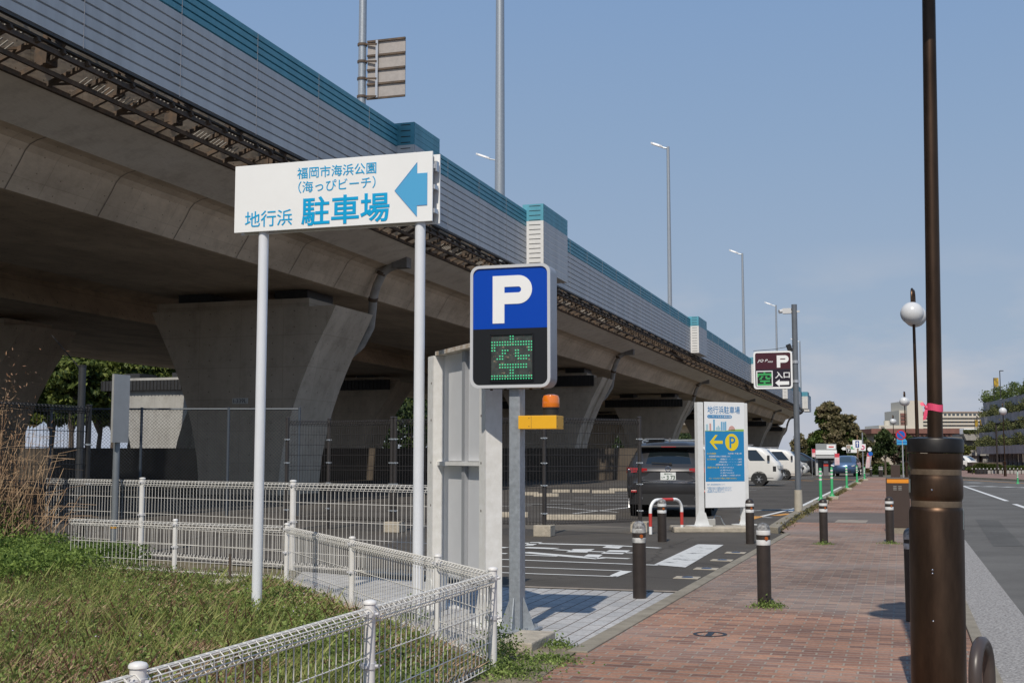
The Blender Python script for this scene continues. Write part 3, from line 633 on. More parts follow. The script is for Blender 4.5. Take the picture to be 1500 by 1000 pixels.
# ============================================================ FENCES
def wire_panel(L, H, sp, rw, roll, zb, hz, n_roll=5, rh=None, n=4):
    """welded wire panel along local x from 0 to L; every upright wire is bent to a loop at the top (and bottom)"""
    b = MB(); rh = rh or rw
    lp = [(0, H-2*roll), (-roll*.75, H-roll*1.35), (-roll*.8, H-roll*.5), (-roll*.25, H), (roll*.25, H), (roll*.8, H-roll*.5), (roll*.75, H-roll*1.35), (0.004, H-2*roll)]
    lb = [(roll*.5, zb+roll*1.2), (roll*.6, zb+roll*.4), (0, zb), (-roll*.6, zb+roll*.4), (-roll*.3, zb+roll*1.2), (0, zb+roll*1.6)]
    k = int(L/sp)
    for i in range(k+1):
        x = (L-k*sp)/2+i*sp
        b.tube([(x, y, z) for y, z in lb+lp], rw, n, smooth=False)
    for z in hz: b.tube([(0.02, rw, z), (L-.02, rw, z)], rh, n, smooth=False)
    for y, z in lp[1:-1]+[(0, H-2*roll)]: b.tube([(0.02, y*.96, z), (L-.02, y*.96, z)], rw, n, smooth=False)
    for y, z in lb[1:4]: b.tube([(0.02, y, z), (L-.02, y, z)], rw, n, smooth=False)
    return b
M_fence = mat('white_fence_coating', (.60, .58, .53), rough=0.5, col2=(.70, .68, .645), vscale=3)
M_fpost = mat('white_fence_post', (.66, .64, .61), rough=0.45, col2=(.76, .75, .74), vscale=5)
M_dirtyw = mat('dirty_clamp', (.42, .42, .44), rough=0.5, col2=(.66, .66, .68), vscale=30)
def wire_fence(name, label, pts, H, sp, rw, roll, hz, postr, m, mp, group=None, zb=.06, ends=(True, True), blocks=None, posth=0.03, clampz=None):
    t = thing(name, label, 'fence', (pts[0][0], pts[0][1], 0), 0, group)
    o = Vector((pts[0][0], pts[0][1], 0))
    for i in range(len(pts)-1):
        a = Vector((*pts[i][:2], 0)); c = Vector((*pts[i+1][:2], 0)); d = c-a; L = d.length
        p = wire_panel(L-.05, H, sp, rw, roll, zb, hz).build('mesh_panel', m, t, loc=tuple(a-o+d.normalized()*.025), rz=math.atan2(d.y, d.x), fix=False)
    for i, p in enumerate(pts):
        if (i == 0 and not ends[0]) or (i == len(pts)-1 and not ends[1]): continue
        q = Vector((*p[:2], 0))-o; b = MB()
        b.lathe([(postr, -.05), (postr, H+posth-.012), (postr*1.18, H+posth-.010), (postr*1.18, H+posth-.002), (postr*1.0, H+posth+.006), (postr*.5, H+posth+.011), (.0, H+posth+.012)], tuple(q), 14)
        po = b.build('post', mp, t)
        for z in (clampz or (H-.03, H*.55)):
            b = MB(); b.cyl((q.x, q.y, z-.014), (q.x, q.y, z+.014), postr*1.22, n=10)
            b.cyl((q.x-postr*1.7, q.y, z), (q.x+postr*1.7, q.y, z), .010, n=6); b.cyl((q.x, q.y-postr*1.7, z), (q.x, q.y+postr*1.7, z), .010, n=6)
            b.build('clamp', M_dirtyw if m == M_fence else M_galv, po)
        if blocks and i in blocks: MB().bx(q.x-.16, q.x+.16, q.y-.16, q.y+.16, 0, .2).build('base_block', M_cblock, po, bevel=.012)
    return t
wire_fence('wire_fence', 'low white welded wire fence in the foreground running along the brick path', [(-2.60, 7.82), (-2.60, 5.84), (-2.60, 3.84), (-2.60, 1.84)], .64, .072, .0034, .038, (.20, .40), .030, M_fence, M_fpost, zb=.03)
wire_fence('wire_fence', 'low white welded wire fence running diagonally from the corner post behind the turf', [(-2.66, 7.90), (-3.34, 8.74), (-4.84, 10.46), (-6.52, 12.38)], .64, .066, .0034, .036, (.19, .38), .027, M_fence, M_fpost, ends=(False, True))
wire_fence('wire_fence', 'low white welded wire fence along the back of the turf behind the grey sign post', [(-6.58, 12.44), (-8.2, 12.78), (-9.95, 13.14)], .64, .066, .0034, .036, (.19, .38), .027, M_fence, M_fpost, ends=(False, False))
wire_fence('wire_fence', 'taller white welded wire fence at the edge of the car park behind the turf', [(-12.6, 16.02), (-10.28, 15.16), (-7.34, 14.08), (-4.42, 13.0)], 1.08, .070, .0036, .040, (.22, .42, .62, .84), .038, M_fence, M_fpost, ends=(False, True), zb=.04)
M_bfence = mat('dark_brown_fence_coating', (.036, .032, .031), rough=0.45, var=0.1)
M_bfence2 = mat('black_fence_coating', (.015, .015, .016), rough=0.45)
for kk, (pts, lab) in enumerate([
    ([(-4.74, 23.1), (-6.14, 21.4), (-8.05, 21.55), (-9.17, 21.7)], 'tall dark brown wire fence on concrete blocks beside the dark SUV'),
    ([(-9.25, 21.72), (-10.85, 22.3), (-11.35, 21.5)], 'tall dark wire fence behind the left leg of the direction sign')]):
    t = wire_fence('tall_wire_fence', lab, pts, 2.12, .062, .0045, .045, (.25, .55, .85, 1.16, 1.24, 1.45, 1.65, 1.85), .036, M_bfence, M_bfence, zb=.20, blocks=(0, 1, 2, 3) if kk == 0 else None, posth=.05, clampz=(.4, .9, 1.3, 1.75))
wire_fence('tall_wire_fence', 'tall black wire fence at the left edge in front of the dry reeds', [(-11.98, 16.2), (-12.05, 14.2), (-12.1, 12.2)], 2.18, .075, .0050, .050, (.25, .5, .75, 1.0, 1.08, 1.3, 1.55, 1.8), .045, M_bfence2, M_bfence2, zb=.08, clampz=(.4, 1.0, 1.6))
# chain link fence farther back
t = thing('chain_link_fence', 'grey chain link fence far behind the turf in front of the piers', 'fence', tuple(atD(100, 700, 30).xy)+(0,))
a = atD(60, 700, 30).xy; c = atD(438, 700, 30).xy; dv = (c-a); Lf = dv.length; ang = math.atan2(dv.y, dv.x); off = Vector((a.x, a.y, 0))-t.location
M_chain = mat('chain_zinc', (.10, .11, .12), rough=0.5, metal=0.3); M_cpost = mat('chain_post_grey', (.07, .085, .105), rough=0.5, metal=0.2)
b = MB(); Hc = 2.5; sp = .085
for i in range(int((Lf+Hc)/sp)):
    x = i*sp
    for (xa, za, xb, zb_) in ((x, .1, x-Hc, Hc+.1), (x-Hc, .1, x, Hc+.1)):
        if xa < 0 or xb < 0 or xa > Lf or xb > Lf:
            lo, hi = 0.0, Lf; s = (zb_-za)/(xb-xa)
            X0, X1 = min(max(xa, lo), hi), min(max(xb, lo), hi)
            if abs(X0-X1) < .03: continue
            za, zb_ = za+(X0-xa)*s, za+(X1-xa)*s; xa, xb = X0, X1
        b.tube([(xa, 0, za), (xb, 0, zb_)], .0032, 3, smooth=False)
b.build('chain_mesh', M_chain, t, loc=tuple(off), rz=ang, fix=False)
MB().cyl((0, 0, Hc+.08), (Lf, 0, Hc+.08), .022, n=8).build('top_rail', M_cpost, t, loc=tuple(off), rz=ang)
for px in (72, 205, 333, 437):
    q = atD(px, 700, 30)-t.location; MB().cyl((q.x, q.y, 0), (q.x, q.y, Hc+.12), .035, n=10).build('post', M_cpost, t)

# ============================================================ SIGNS
def face(px, py, Y, o): p = onY(px, py, Y); return p.x-o[0], p.z-o[2]
# --- white direction sign on two posts
o = (-4.9, 10.1, 0)
t = thing('direction_sign', 'wide white sign on two white posts with light blue arrow and Japanese lettering', 'sign', o)
YF = 10.02; yl = YF-o[1]
x0, z0 = -.98, 3.485; x1, z1 = 1.0, 4.115
box = MB().bx(x0, x1, yl, yl+.022, z0, z1).build('front_panel', M_white, t, bevel=.003)
MB().bx(x0+.03, x1-.035, yl+.024, yl+.13, z0+.02, z1-.02).build('frame', mat('sign_frame_brown', (.13, .115, .105), rough=0.5, metal=0.4, var=0.2), t)
MB().bx(x0, x1+.02, yl+.132, yl+.150, z0, z1).build('back_panel', M_white, t)
b = MB()
for z in (z1-.13, (z0+z1)/2, z0+.10): b.bx(x1-.035, x1+.012, yl+.03, yl+.12, z-.02, z+.02)
b.bx(x1-.03, x1+.02, yl+.05, yl+.11, z1-.17, z1-.08)
b.build('edge_bracket', M_alu, t)
for px in (379.5, 613):
    p = onY(px, 700, 10.09); b = MB(); b.cyl((p.x-o[0], -.01, -.05), (p.x-o[0], -.01, z0+.02), .047, n=20); b.build('post', M_wpost, t)
q = lambda x, y: (340+x/4.6875, 220+y/4.6875)
def tx(s, xa, xb, yb, yt, bold, m=M_cyan, Y=YF, oo=o, qq=q, par=t, **k):
    """left edge px, right edge px, bottom and top px taken at the left edge"""
    a = face(*qq(xa, yb), Y, oo); c = face(*qq(xa, yt), Y, oo); d = face(*qq(xb, yb), Y, oo)
    return text(s, m, par, a[0], d[0], a[1], c[1], Y-oo[1]-.003, bold=bold, **k)
tx('福岡市海浜公園', 447, 990, 200, 122, .007)
tx('（海っぴビーチ）', 455, 985, 297, 216, .005)
tx('地行浜', 88, 412, 534, 424, .006)
tx('駐車場', 475, 1080, 526, 325, .019)
ap = [face(*q(x, y), YF, o) for x, y in ((1118, 280), (1272, 85), (1272, 160), (1340, 153), (1340, 378), (1272, 380), (1270, 455))]
ap[-1] = (ap[1][0], ap[-1][1]); ap[2] = (ap[1][0], ap[2][1]); ap[5] = (ap[1][0], ap[5][1]); ap[3] = (ap[4][0], ap[2][1]); ap[4] = (ap[4][0], ap[5][1])
MB().prism(ap, yl-.003, yl-.0005).build('arrow', M_arrow, t)
b = MB()
for (A, C) in ((ap[0], ap[-1]), (ap[5], ap[4]), (ap[3], ap[4]), (ap[1], ap[2]), (ap[0], ap[1])): b.bar((A[0], yl-.004, A[1]), (C[0], yl-.004, C[1]), .001, .005)
b.build('arrow_outline', mat('arrow_outline_blue', (.10, .27, .55), rough=0.4), t)

# --- parking sign box with dot display
o = (-3.0, 9.6, 0)
t = thing('parking_sign', 'tall blue and black parking sign with big white P and green dots on galvanised post', 'parking sign', o)
YF = 9.52; yl = YF-o[1]
x0, x1, z0, z1 = -.36, .325, 1.965, 2.975
b = MB(); b.prism(rrect(x0, x1, z0, z1, .075), yl+.012, yl+.20, smooth=True); b.build('housing', mat('sign_housing_grey', (.34, .345, .37), rough=0.4, metal=0.3, var=0.05), t, bevel=.004)
fr = rrect(x0, x1, z0, z1, .075); fi = rrect(x0+.024, x1-.024, z0+.024, z1-.024, .055)
b = MB(); b.loft([[(a[0], yl+.010, a[1]), (a[0], yl-.012, a[1]), (c[0], yl-.012, c[1]), (c[0], yl+.010, c[1])] for a, c in zip(fr+fr[:1], fi+fi[:1])]); b.build('rim', mat('rim_silver_white', (.62, .63, .65), rough=0.35, metal=0.2), t)
zd = face(745, 481, YF, o)[1]
up = [(x, max(z, zd)) for x, z in fi if z > zd]; up = up+[(fi[0][0]-.0, zd)] if False else up
xa, xb = x0+.024, x1-.024
up = [p for p in fi if p[1] > zd]; lo = [p for p in fi if p[1] <= zd]
up = [(xb, zd)]+up+[(xa, zd)]; lo = [(xa, zd-.001)]+lo+[(xb, zd-.001)]
MB().prism(up, yl+.0, yl+.011).build('blue_panel', M_blue, t)
# black lower panel with a display window cut out: four strips
da = face(718.5, 490, YF, o); dc = face(781, 557, YF, o)
dx0, dx1 = da[0], dc[0]; dz1, dz0 = da[1], dc[1]
b = MB(); b.prism([p for p in lo if p[0] <= dx0+1e9], yl+.0095, yl+.0108)
b.bx(xa, dx0, yl+.0, yl+.0092, z0+.08, zd-.001); b.bx(dx1, xb, yl+.0, yl+.0092, z0+.08, zd-.001); b.bx(dx0, dx1, yl+.0, yl+.0092, dz1, zd-.001)
b.prism([p for p in lo if p[1] < z0+.08][:0] or [(xa, z0+.08)]+[p for p in fi if p[1] < z0+.08]+[(xb, z0+.08)], yl+.0, yl+.0092)
b.bx(dx0, dx1, yl+.0, yl+.0092, z0+.0805, dz0)
b.build('black_panel', M_black, t)
b = MB()
for (A, C) in (((dx0, dz0), (dx0, dz1)), ((dx0, dz1), (dx1, dz1)), ((dx1, dz1), (dx1, dz0)), ((dx1, dz0), (dx0, dz0))): b.bar((A[0], yl-.004, A[1]), (C[0], yl-.004, C[1]), .012, .012)
b.build('display_frame', M_black, t)
di = MB().bx(dx0, dx1, yl+.002, yl+.0088, dz0, dz1).build('display', mat('display_pcb', (.035, .045, .043), rough=0.25, col2=(.075, .088, .082), vscale=22), t)
K = {0: '7,8', 1: '7,8', 2: '0-15', 3: '0-15', 4: '0,1,14,15', 5: '0,1,4-6,9,10,14,15', 6: '4,5,9,10', 7: '3,4,9-14', 8: '2-4,10-13', 10: '3-13', 11: '3-13', 12: '7,8', 13: '7,8', 14: '0-15', 15: '0-15'}
def cols(s):
    r = []
    for q_ in s.split(','):
        if '-' in q_: a_, b_ = map(int, q_.split('-')); r += range(a_, b_+1)
        else: r.append(int(q_))
    return r
mx, mz = (dx1-dx0)/16.2, (dz1-dz0)/16.6
b = MB(); b2 = MB(); b3 = MB()
for r_ in range(16):
    lit = cols(K[r_]) if r_ in K else []
    for c_ in range(16):
        x = dx0+mx*(c_+.6); z = dz1-mz*(r_+.8)
        if c_ in lit: b.cyl((x, yl+.0018, z), (x, yl-.001, z), .0062, n=8)
        elif (c_*7+r_*3) % 4 == 0: b2.cyl((x, yl+.0018, z), (x, yl-.0, z), .003, n=6)
b.build('lit_dots', mat('led_green', (.05, .4, .2), emit=(.10, .85, .40), estr=0.42), di)
b2.build('unlit_dots', mat('led_red_off', (.16, .05, .05), rough=0.4), di)
for k in range(46):
    x = dx0+random.uniform(.02, .96)*(dx1-dx0); z = dz0+random.uniform(.04, .9)*(dz1-dz0); s_ = random.choice((.003, .004, .008))
    b3.bx(x-s_, x+s_, yl-.0002, yl+.0018, z-s_*.8, z+s_*.8)
b3.build('circuit_parts', mat('pcb_parts', (.20, .17, .12), rough=0.6), di)
pa = face(721.8, 474, YF, o); pb = face(779.5, 402, YF, o)
letter_P(M_white, t, pa[0], pb[0], pa[1], pb[1], yl-.0005, (pb[0]-pa[0])*.30)
b = MB(); b.bx(.0-.045, .0+.05, -.03, .12, 0, z0+.02); b.build('post', M_galv, t, bevel=.008)
b = MB(); b.bx(-.16, .165, -.13, .22, .012, .03)
for (xx, yy, dx, dy) in ((-.048, .045, -.1, 0), (.053, .045, .1, 0)): b.prism([(xx, .03), (xx+dx, .03), (xx+dx*.12, .26), (xx, .28)], yy-.004, yy+.004)
b.prism([(-.033, .03), (-.12, .03), (-.045, .28), (-.033, .28)], -.002, .006, axis='x')
for xx in (-.12, .12):
    for yy in (-.09, .18): b.cyl((xx, yy, .03), (xx, yy, .055), .014, n=6)
b.build('base_plate', M_galv, t)
b = MB()
for xx in (-.22, -.1, .12, .22): b.cyl((xx, .05, z0-.012), (xx, .05, z0), .012, n=6)
b.build('drain_bolt', M_rust, t)
# warning beacon in a yellow box on the post
y0 = face(759, 628, 9.5, o); y1 = face(815, 608, 9.5, o)
bx_ = MB().bx(y0[0], y1[0], -.10, .12, y0[1], y1[1]).build('beacon_box', M_yel, t, bevel=.003)
b = MB(); xm = y0[0]+(y1[0]-y0[0])*.34; b.bx(xm, xm+.0022, -.1012, -.10, y0[1]+.003, y1[1]-.003)
for x in (xm-.018,): 
    for z in (y0[1]+.02, y1[1]-.02): b.cyl((x, -.102, z), (x, -.10, z), .004, n=6)
for yy in (-.08, .10):
    for z in (y0[1]+.02, y1[1]-.02): b.cyl((y1[0], yy, z), (y1[0]+.003, yy, z), .004, n=6)
b.build('box_screws', M_rust, bx_)
xc = face(802, 600, 9.5, o)[0]; zb_ = y1[1]
be = MB().lathe([(.063, zb_), (.063, zb_+.055), (.068, zb_+.058), (.068, zb_+.068)], (xc, -.0, 0), 20).build('beacon_base', M_rubber, t)
b = MB(); b.lathe([(.068, zb_+.068), (.071, zb_+.075), (.069, zb_+.14), (.060, zb_+.163), (.03, zb_+.172), (.0, zb_+.173)], (xc, 0, 0), 22); b.build('beacon_lens', M_orange, be)
tag(MB().bx(-2.86, -2.58, 8.66, 9.30, -.02, .07).build('plinth_block', M_cblock, bevel=.012), 'low rough concrete plinth block in front of the galvanised post', 'concrete block')

# --- notice boards: one seen from the back, one from the front
def board(label, loc, rz, hw=.46, back=False):
    t = thing('notice_board', label, 'notice board', loc, rz, 'white notice boards at the car park entrance')
    for sx in (-1, 1):
        b = MB(); x = sx*hw
        pw = .07 if back else .052; b.bx(x-pw, x+pw, -.075, .075 if back else .035, .0, 2.36); b.bx(x-pw-.006, x+pw+.006, -.078, -.0752, .0, 2.358)
        po = b.build('post', M_wworn if back else M_wpaint, t, bevel=.004)
        b = MB(); b.prism([(x-.09*1.7, 0.02), (x+.09*1.7, .02), (x+.075, .26), (x-.075, .26)], -.085, -.0765); b.bx(x-.17, x+.17, -.16, .16, .0, .018); b.build('foot_plate', M_wpaint, po)
        if back:
            b = MB()
            for z in (.95, 1.35, 1.75, 2.1): b.cyl((x-.03*sx, -.0785, z), (x-.03*sx, -.0755, z), .012, n=8)
            b.build('bolt', M_rust, po)
    return t
BA = atD(641, 700, 11.75); BB = atD(719, 700, 10.45); BL = (BB-BA).length
bk = board('back of a tall white board with rusty edges behind the galvanised post', (BA.x/2+BB.x/2, BA.y/2+BB.y/2, 0.004), math.atan2(BB.y-BA.y, BB.x-BA.x), hw=BL/2, back=True)
for (a_, c_, nm) in ((.78, 1.32, 'lower_panel'), (1.365, 2.355, 'upper_panel')):
    q_ = MB().bx(-BL/2+.075, BL/2-.075, .036, .05, .30 if a_ < 1 else a_, c_).build(nm, mat('board_back_grey', (.62, .63, .65), rough=0.5, var=0.05, vscale=2), bk)
MB().bx(-BL/2+.07, BL/2-.07, -.03, .034, 1.325, 1.36).build('cross_rail', M_wworn, bk)
MB().bx(-BL/2+.07, BL/2-.07, -.055, .078, 2.362, 2.40).build('top_rail', mat('rust_stained_white', (.38, .29, .20), rough=0.7, col2=(.74, .72, .68), vscale=11), bk)
MB().bx(-.03, .05, .0, .034, .25, 2.355).build('stiffener', mat('shadow_line_grey', (.30, .31, .33), rough=0.5), bk)  # dark upright strip: the panel's vertical shadow line put into colour

A = G(1024, 778); C_ = G(1088, 776); mid = (A+C_)/2; ang = math.atan2(C_.y-A.y, C_.x-A.x)
nb = board('white notice board with blue price panel, yellow arrow and yellow parking disc beside the SUV', (mid.x, mid.y, .10), ang)
tag(MB().prism([(-.86, -.42), (.66, -.42), (.66, .30), (-.86, .30)], -.02, .098, axis='z').build('board_plinth', M_cblock, loc=(mid.x-.08, mid.y-.1, 0), rz=ang*.4, bevel=.03), 'weathered low concrete plinth under the white notice board with blue panel', 'plinth')
nb.scale = (1.13, 1, 1); nb.location.x += .02
MB().bx(-.385, .44, -.094, -.078, .35, 2.37).build('panel', M_white, nb)
tb = mat('board_blue', (.02, .235, .50), rough=0.4); ty = mat('board_yellow', (.82, .62, .02), rough=0.4); tw = M_white
yb_ = -.0955
def bp(px, py):                                     # zoomed pixel of the board (5x from 1010,590) -> local
    u = (px-100)/(412-100)*.80-.375; v = 2.33-(py-72)/(862-72)*(2.33-.36); return u, v
pn = MB().bx(*[bp(98, 0)[0], bp(412, 0)[0]], yb_, -.0942, bp(0, 668)[1], bp(0, 282)[1]).build('blue_panel', tb, nb)
def bt(s, xa, xb, yb, yt, m, bold=0.0): 
    a = bp(xa, yb); c = bp(xb, yt); return text(s, m, nb, a[0], c[0], a[1], c[1], -.0975, bold=bold)
bt('地行浜駐車場', 120, 382, 145, 88, mat('board_title_blue', (.03, .22, .48), rough=0.4), .004)
a = bp(118, 182); c = bp(316, 156); MB().prism(rrect(a[0], c[0], a[1], c[1], (c[1]-a[1])*.48), yb_, -.0942).build('title_band', tb, nb)
bt('シーサイドももち海浜公園', 126, 308, 178, 160, tw, .006)
bt('□ご利用時間', 112, 182, 460, 447, ty, .006); bt('午前7時～午後11時', 278, 390, 460, 446, tw, .006)
bt('※利用時間外は出入り制限致します。', 125, 300, 481, 468, tw, .006)
bt('□ご利用料金', 112, 182, 503, 490, ty, .006); bt('2時間まで・・・・・・・200円', 216, 390, 503, 490, tw, .006)
bt('以降30分毎・・・・・・・100円', 205, 390, 524, 511, tw, .006); bt('6時間を超えたら・・・・・1,000円', 180, 390, 545, 532, tw, .006)
bt('□駐車できない車', 112, 205, 567, 553, ty, .006); bt('(1) 長さ5.0m以上', 216, 326, 567, 554, tw, .006)
bt('(2) 幅1.9m以上', 216, 314, 588, 575, tw, .006); bt('(3) 高さ2.3m以上', 216, 328, 608, 595, tw, .006); bt('(4) 重量3トンを超えるもの', 216, 378, 628, 615, tw, .006)
bt('バス・マイクロバス等はご利用できません。', 122, 350, 650, 637, ty, .006)
bt('障がい者の駐車場利用について', 110, 250, 696, 684, tb); bt('駐車場の出口では係員にお申し出ください', 110, 305, 718, 708, tb); bt('減免の手続きは管理事務所で行います', 118, 300, 728, 719, tb); bt('手帳をご提示ください', 110, 305, 741, 731, tb); bt('管理事務所までお問い合わせください', 110, 250, 752, 743, tb)
ar = [bp(*p) for p in ((134, 366), (180, 310), (198, 310), (166, 354), (238, 354), (238, 378), (166, 378), (198, 420), (180, 420))]
MB().prism(ar, -.0985, -.0962).build('arrow', ty, nb)
a = bp(258, 432); c = bp(366, 300); b = MB(); n_ = 32
b.prism([((a[0]+c[0])/2+(c[0]-a[0])/2*math.cos(2*math.pi*k/n_), (a[1]+c[1])/2+(c[1]-a[1])/2*math.sin(2*math.pi*k/n_)) for k in range(n_)], -.0985, -.0962); b.build('parking_disc', ty, nb)
a = bp(292, 410); c = bp(340, 322); letter_P(tb, nb, a[0], c[0], a[1], c[1], -.0987, (c[0]-a[0])*.30)
ci = mat('skyline_pale', (.42, .60, .66), rough=0.5); c2_ = mat('skyline_blue', (.18, .42, .62), rough=0.5); c3_ = mat('skyline_pink', (.62, .36, .32), rough=0.5); c4_ = mat('skyline_green', (.30, .48, .10), rough=0.5)
def rc(b, xa, xb, yb, yt): a = bp(xa, yb); c = bp(xb, yt); b.bx(a[0], c[0], -.0958, -.0942, a[1], c[1])
b = MB(); rc(b, 106, 124, 278, 228); rc(b, 186, 222, 274, 250); rc(b, 200, 212, 250, 238); b.build('skyline_blocks', ci, nb)
b = MB(); rc(b, 164, 178, 278, 190); rc(b, 226, 240, 276, 208); rc(b, 244, 256, 276, 210); rc(b, 258, 270, 276, 206); b.build('skyline_towers', c2_, nb)
b = MB(); rc(b, 134, 148, 280, 222); a = bp(286, 276); c = bp(342, 238); b.prism([(a[0]+(c[0]-a[0])*(.5-.5*math.cos(math.pi*k/10)), a[1]+(c[1]-a[1])*math.sin(math.pi*k/10)) for k in range(11)], -.0958, -.0942); b.build('skyline_dome', c3_, nb)
b = MB(); a = bp(98, 282); c = bp(412, 264); b.prism([(a[0], a[1]+.001), (c[0], a[1]+.001), (c[0], c[1]), ((a[0]*.3+c[0]*.7), c[1]-.005), ((a[0]+c[0])/2, a[1]+.008), (a[0], a[1]+.012)], -.0958, -.0942); b.build('skyline_lawn', c4_, nb)
MB().bx(-.34, -.13, .0, .16, .0, .13).build('junction_box', mat('box_grey', (.42, .41, .38), rough=0.5), nb, bevel=.01)
b = MB(); b.tube([(-.15, .06, .1), (-.1, .06, .19), (.0, .06, .17), (.06, .06, .05), (.1, .06, 0)], .012, 6); b.build('cable', M_galv, nb)

# --- brown entrance sign on a grey camera pole
P0 = G(1170, 755); o = (P0.x, P0.y, 0)
t = thing('camera_pole', 'slim grey steel pole with a beige foot sleeve and a small camera on top', 'pole', o)
MB().cyl((0, 0, .0), (0, 0, 5.15), .072, .068, n=18).build('pole', mat('pole_grey', (.15, .165, .185), rough=0.45, metal=0.2, var=0.08), t)
MB().cyl((0, 0, 0), (0, 0, .62), .105, .095, n=16).build('foot_sleeve', mat('sleeve_beige', (.42, .38, .31), rough=0.7, var=0.1), t)
b = MB(); b.bx(-.28, -.07, -.06, .06, 4.93, 5.06); b.cyl((-.28, 0, 5.0), (-.36, -.05, 4.98), .05, n=10); b.bx(-.07, .13, -.02, .02, 4.95, 5.0); b.build('camera', mat('camera_white', (.6, .6, .6), rough=0.4), t)
b = MB(); b.bar((-.10, -.08, 3.98), (-.16, -.12, 4.16), .07, .10); b.build('floodlight', M_dark, t)
b = MB(); b.tube([(0, -.05, 4.13), (-.5, -.1, 4.05), (-1.0, -.12, 4.02)], .006, 4); b.build('wire', M_rubber, t)
YF = o[1]-.13
t = thing('entrance_sign', 'square dark maroon parking entrance sign with white P and arrow on the grey pole', 'parking sign', (o[0], YF, 0)); o2 = (o[0], YF, 0)
qz = lambda x, y: (1095+x/12.5, 500+y/12.5)
a = face(*qz(118, 872), YF, o2); c = face(*qz(815, 168), YF, o2)
x0, x1, z0, z1 = a[0], c[0], a[1], c[1]
MB().prism(rrect(x0, x1, z0, z1, .07), .012, .16, smooth=True).build('housing', mat('housing_white', (.62, .61, .60), rough=0.4), t)
fr = rrect(x0, x1, z0, z1, .07); fi = rrect(x0+.04, x1-.04, z0+.045, z1-.04, .045)
MB().loft([[(p[0], .014, p[1]), (p[0], -.008, p[1]), (s_[0], -.008, s_[1]), (s_[0], .014, s_[1])] for p, s_ in zip(fr+fr[:1], fi+fi[:1])]).build('rim', M_white, t)
zm = z1-.48*(z1-z0)
MB().prism([p for p in [(x1-.04, zm)]+[p for p in fi if p[1] > zm]+[(x0+.04, zm)]], .0, .0115).build('maroon_panel', mat('sign_maroon', (.060, .012, .020), rough=0.35), t)
MB().prism([p for p in [(x0+.04, zm-.001)]+[p for p in fi if p[1] < zm]+[(x1-.04, zm-.001)]], .0, .0115).build('dark_panel', mat('sign_purple_black', (.020, .014, .024), rough=0.35), t)
a = face(*qz(538, 478), YF, o2); c = face(*qz(752, 250), YF, o2); letter_P(M_white, t, a[0], c[0], a[1], c[1], -.0005, (c[0]-a[0])*.29)
a = face(*qz(176, 388), YF, o2); c = face(*qz(372, 326), YF, o2); text('JQ P', M_white, t, a[0], c[0], a[1], c[1], -.002, bold=.014, shear=.3)
a = face(*qz(366, 386), YF, o2); c = face(*qz(466, 356), YF, o2); text('ARKS', M_white, t, a[0], c[0], a[1], c[1], -.002, bold=.014, shear=.3)
a = face(*qz(505, 674), YF, o2); c = face(*qz(772, 550), YF, o2); text('入口', M_white, t, a[0], c[0], a[1], c[1], -.002, bold=.02)
MB().prism([face(*qz(x, y), YF, o2) for x, y in ((508, 756), (588, 690), (588, 728), (762, 726), (762, 790), (590, 796), (590, 830))], -.003, -.0005).build('arrow', M_white, t)
a = face(*qz(166, 826), YF, o2); c = face(*qz(460, 534), YF, o2)
ds = MB().bx(a[0], c[0], -.012, -.0005, a[1], c[1]).build('display_frame', M_white, t)
w_ = .024; MB().bx(a[0]+w_, c[0]-w_, -.014, -.0122, a[1]+w_, c[1]-w_).build('display', mat('display_dark', (.02, .022, .02), rough=0.3), ds)
b = MB(); ux = (c[0]-a[0]-2*w_)/16; uz = (c[1]-a[1]-2*w_)/16
for r_ in K:
    for c_ in cols(K[r_]): b.bx(a[0]+w_+ux*c_, a[0]+w_+ux*(c_+1.0), -.0152, -.0142, c[1]-w_-uz*(r_+1), c[1]-w_-uz*r_)
b.build('lit_character', mat('led_green_soft', (.03, .25, .07), emit=(.04, .6, .14), estr=0.16), ds)
b = MB()
for z in (z0+.18, z1-.27): b.bx(x1-.01, -.06, .05, .11, z-.035, z+.035); b.cyl((0, .13, z-.035), (0, .13, z+.035), .085, n=14)
b.build('mounting_arm', M_alu, t)

# --- small road sign seen from behind on a thin grey post
p = G(166, 815); o = (p.x, p.y, 0)
t = thing('road_sign', 'back of a narrow grey road sign on a grey post standing in the turf', 'road sign', o, R(-8))
k_ = 1/(FPX/(-p.x*math.sin(YAW)+p.y*math.cos(YAW)))
zt = 1.4+(670-562)*k_
MB().cyl((0, 0, 0), (0, 0, zt), .047, n=14).build('post', mat('post_grey', (.20, .22, .24), rough=0.5, metal=0.3, var=0.1), t)
b = MB(); z0 = 1.4+(670-648)*k_; z1 = 1.4+(670-549)*k_
b.bx(.05, .068, -.16, .16, z0, z1); b.bx(.03, .05, -.16, -.14, z0, z1); b.bx(.03, .05, .14, .16, z0, z1); b.bx(.03, .05, -.14, .14, z0+.12, z0+.14); b.bx(.03, .05, -.14, .14, z1-.14, z1-.12); b.build('panel', mat('sign_rear_grey', (.40, .40, .39), rough=0.4, metal=0.3, var=0.05), t)
b = MB()
for z in (z0+.16, z1-.13): b.cyl((0, 0, z-.025), (0, 0, z+.025), .055, n=12); b.bar((.02, -.14, z), (.02, .14, z), .02, .03)
b.build('clamp', M_galv, t)
MB().cyl((0, 0, .40), (0, 0, .425), .052, n=12).build('band', mat('band_yellow', (.5, .25, .03), rough=0.5), t)

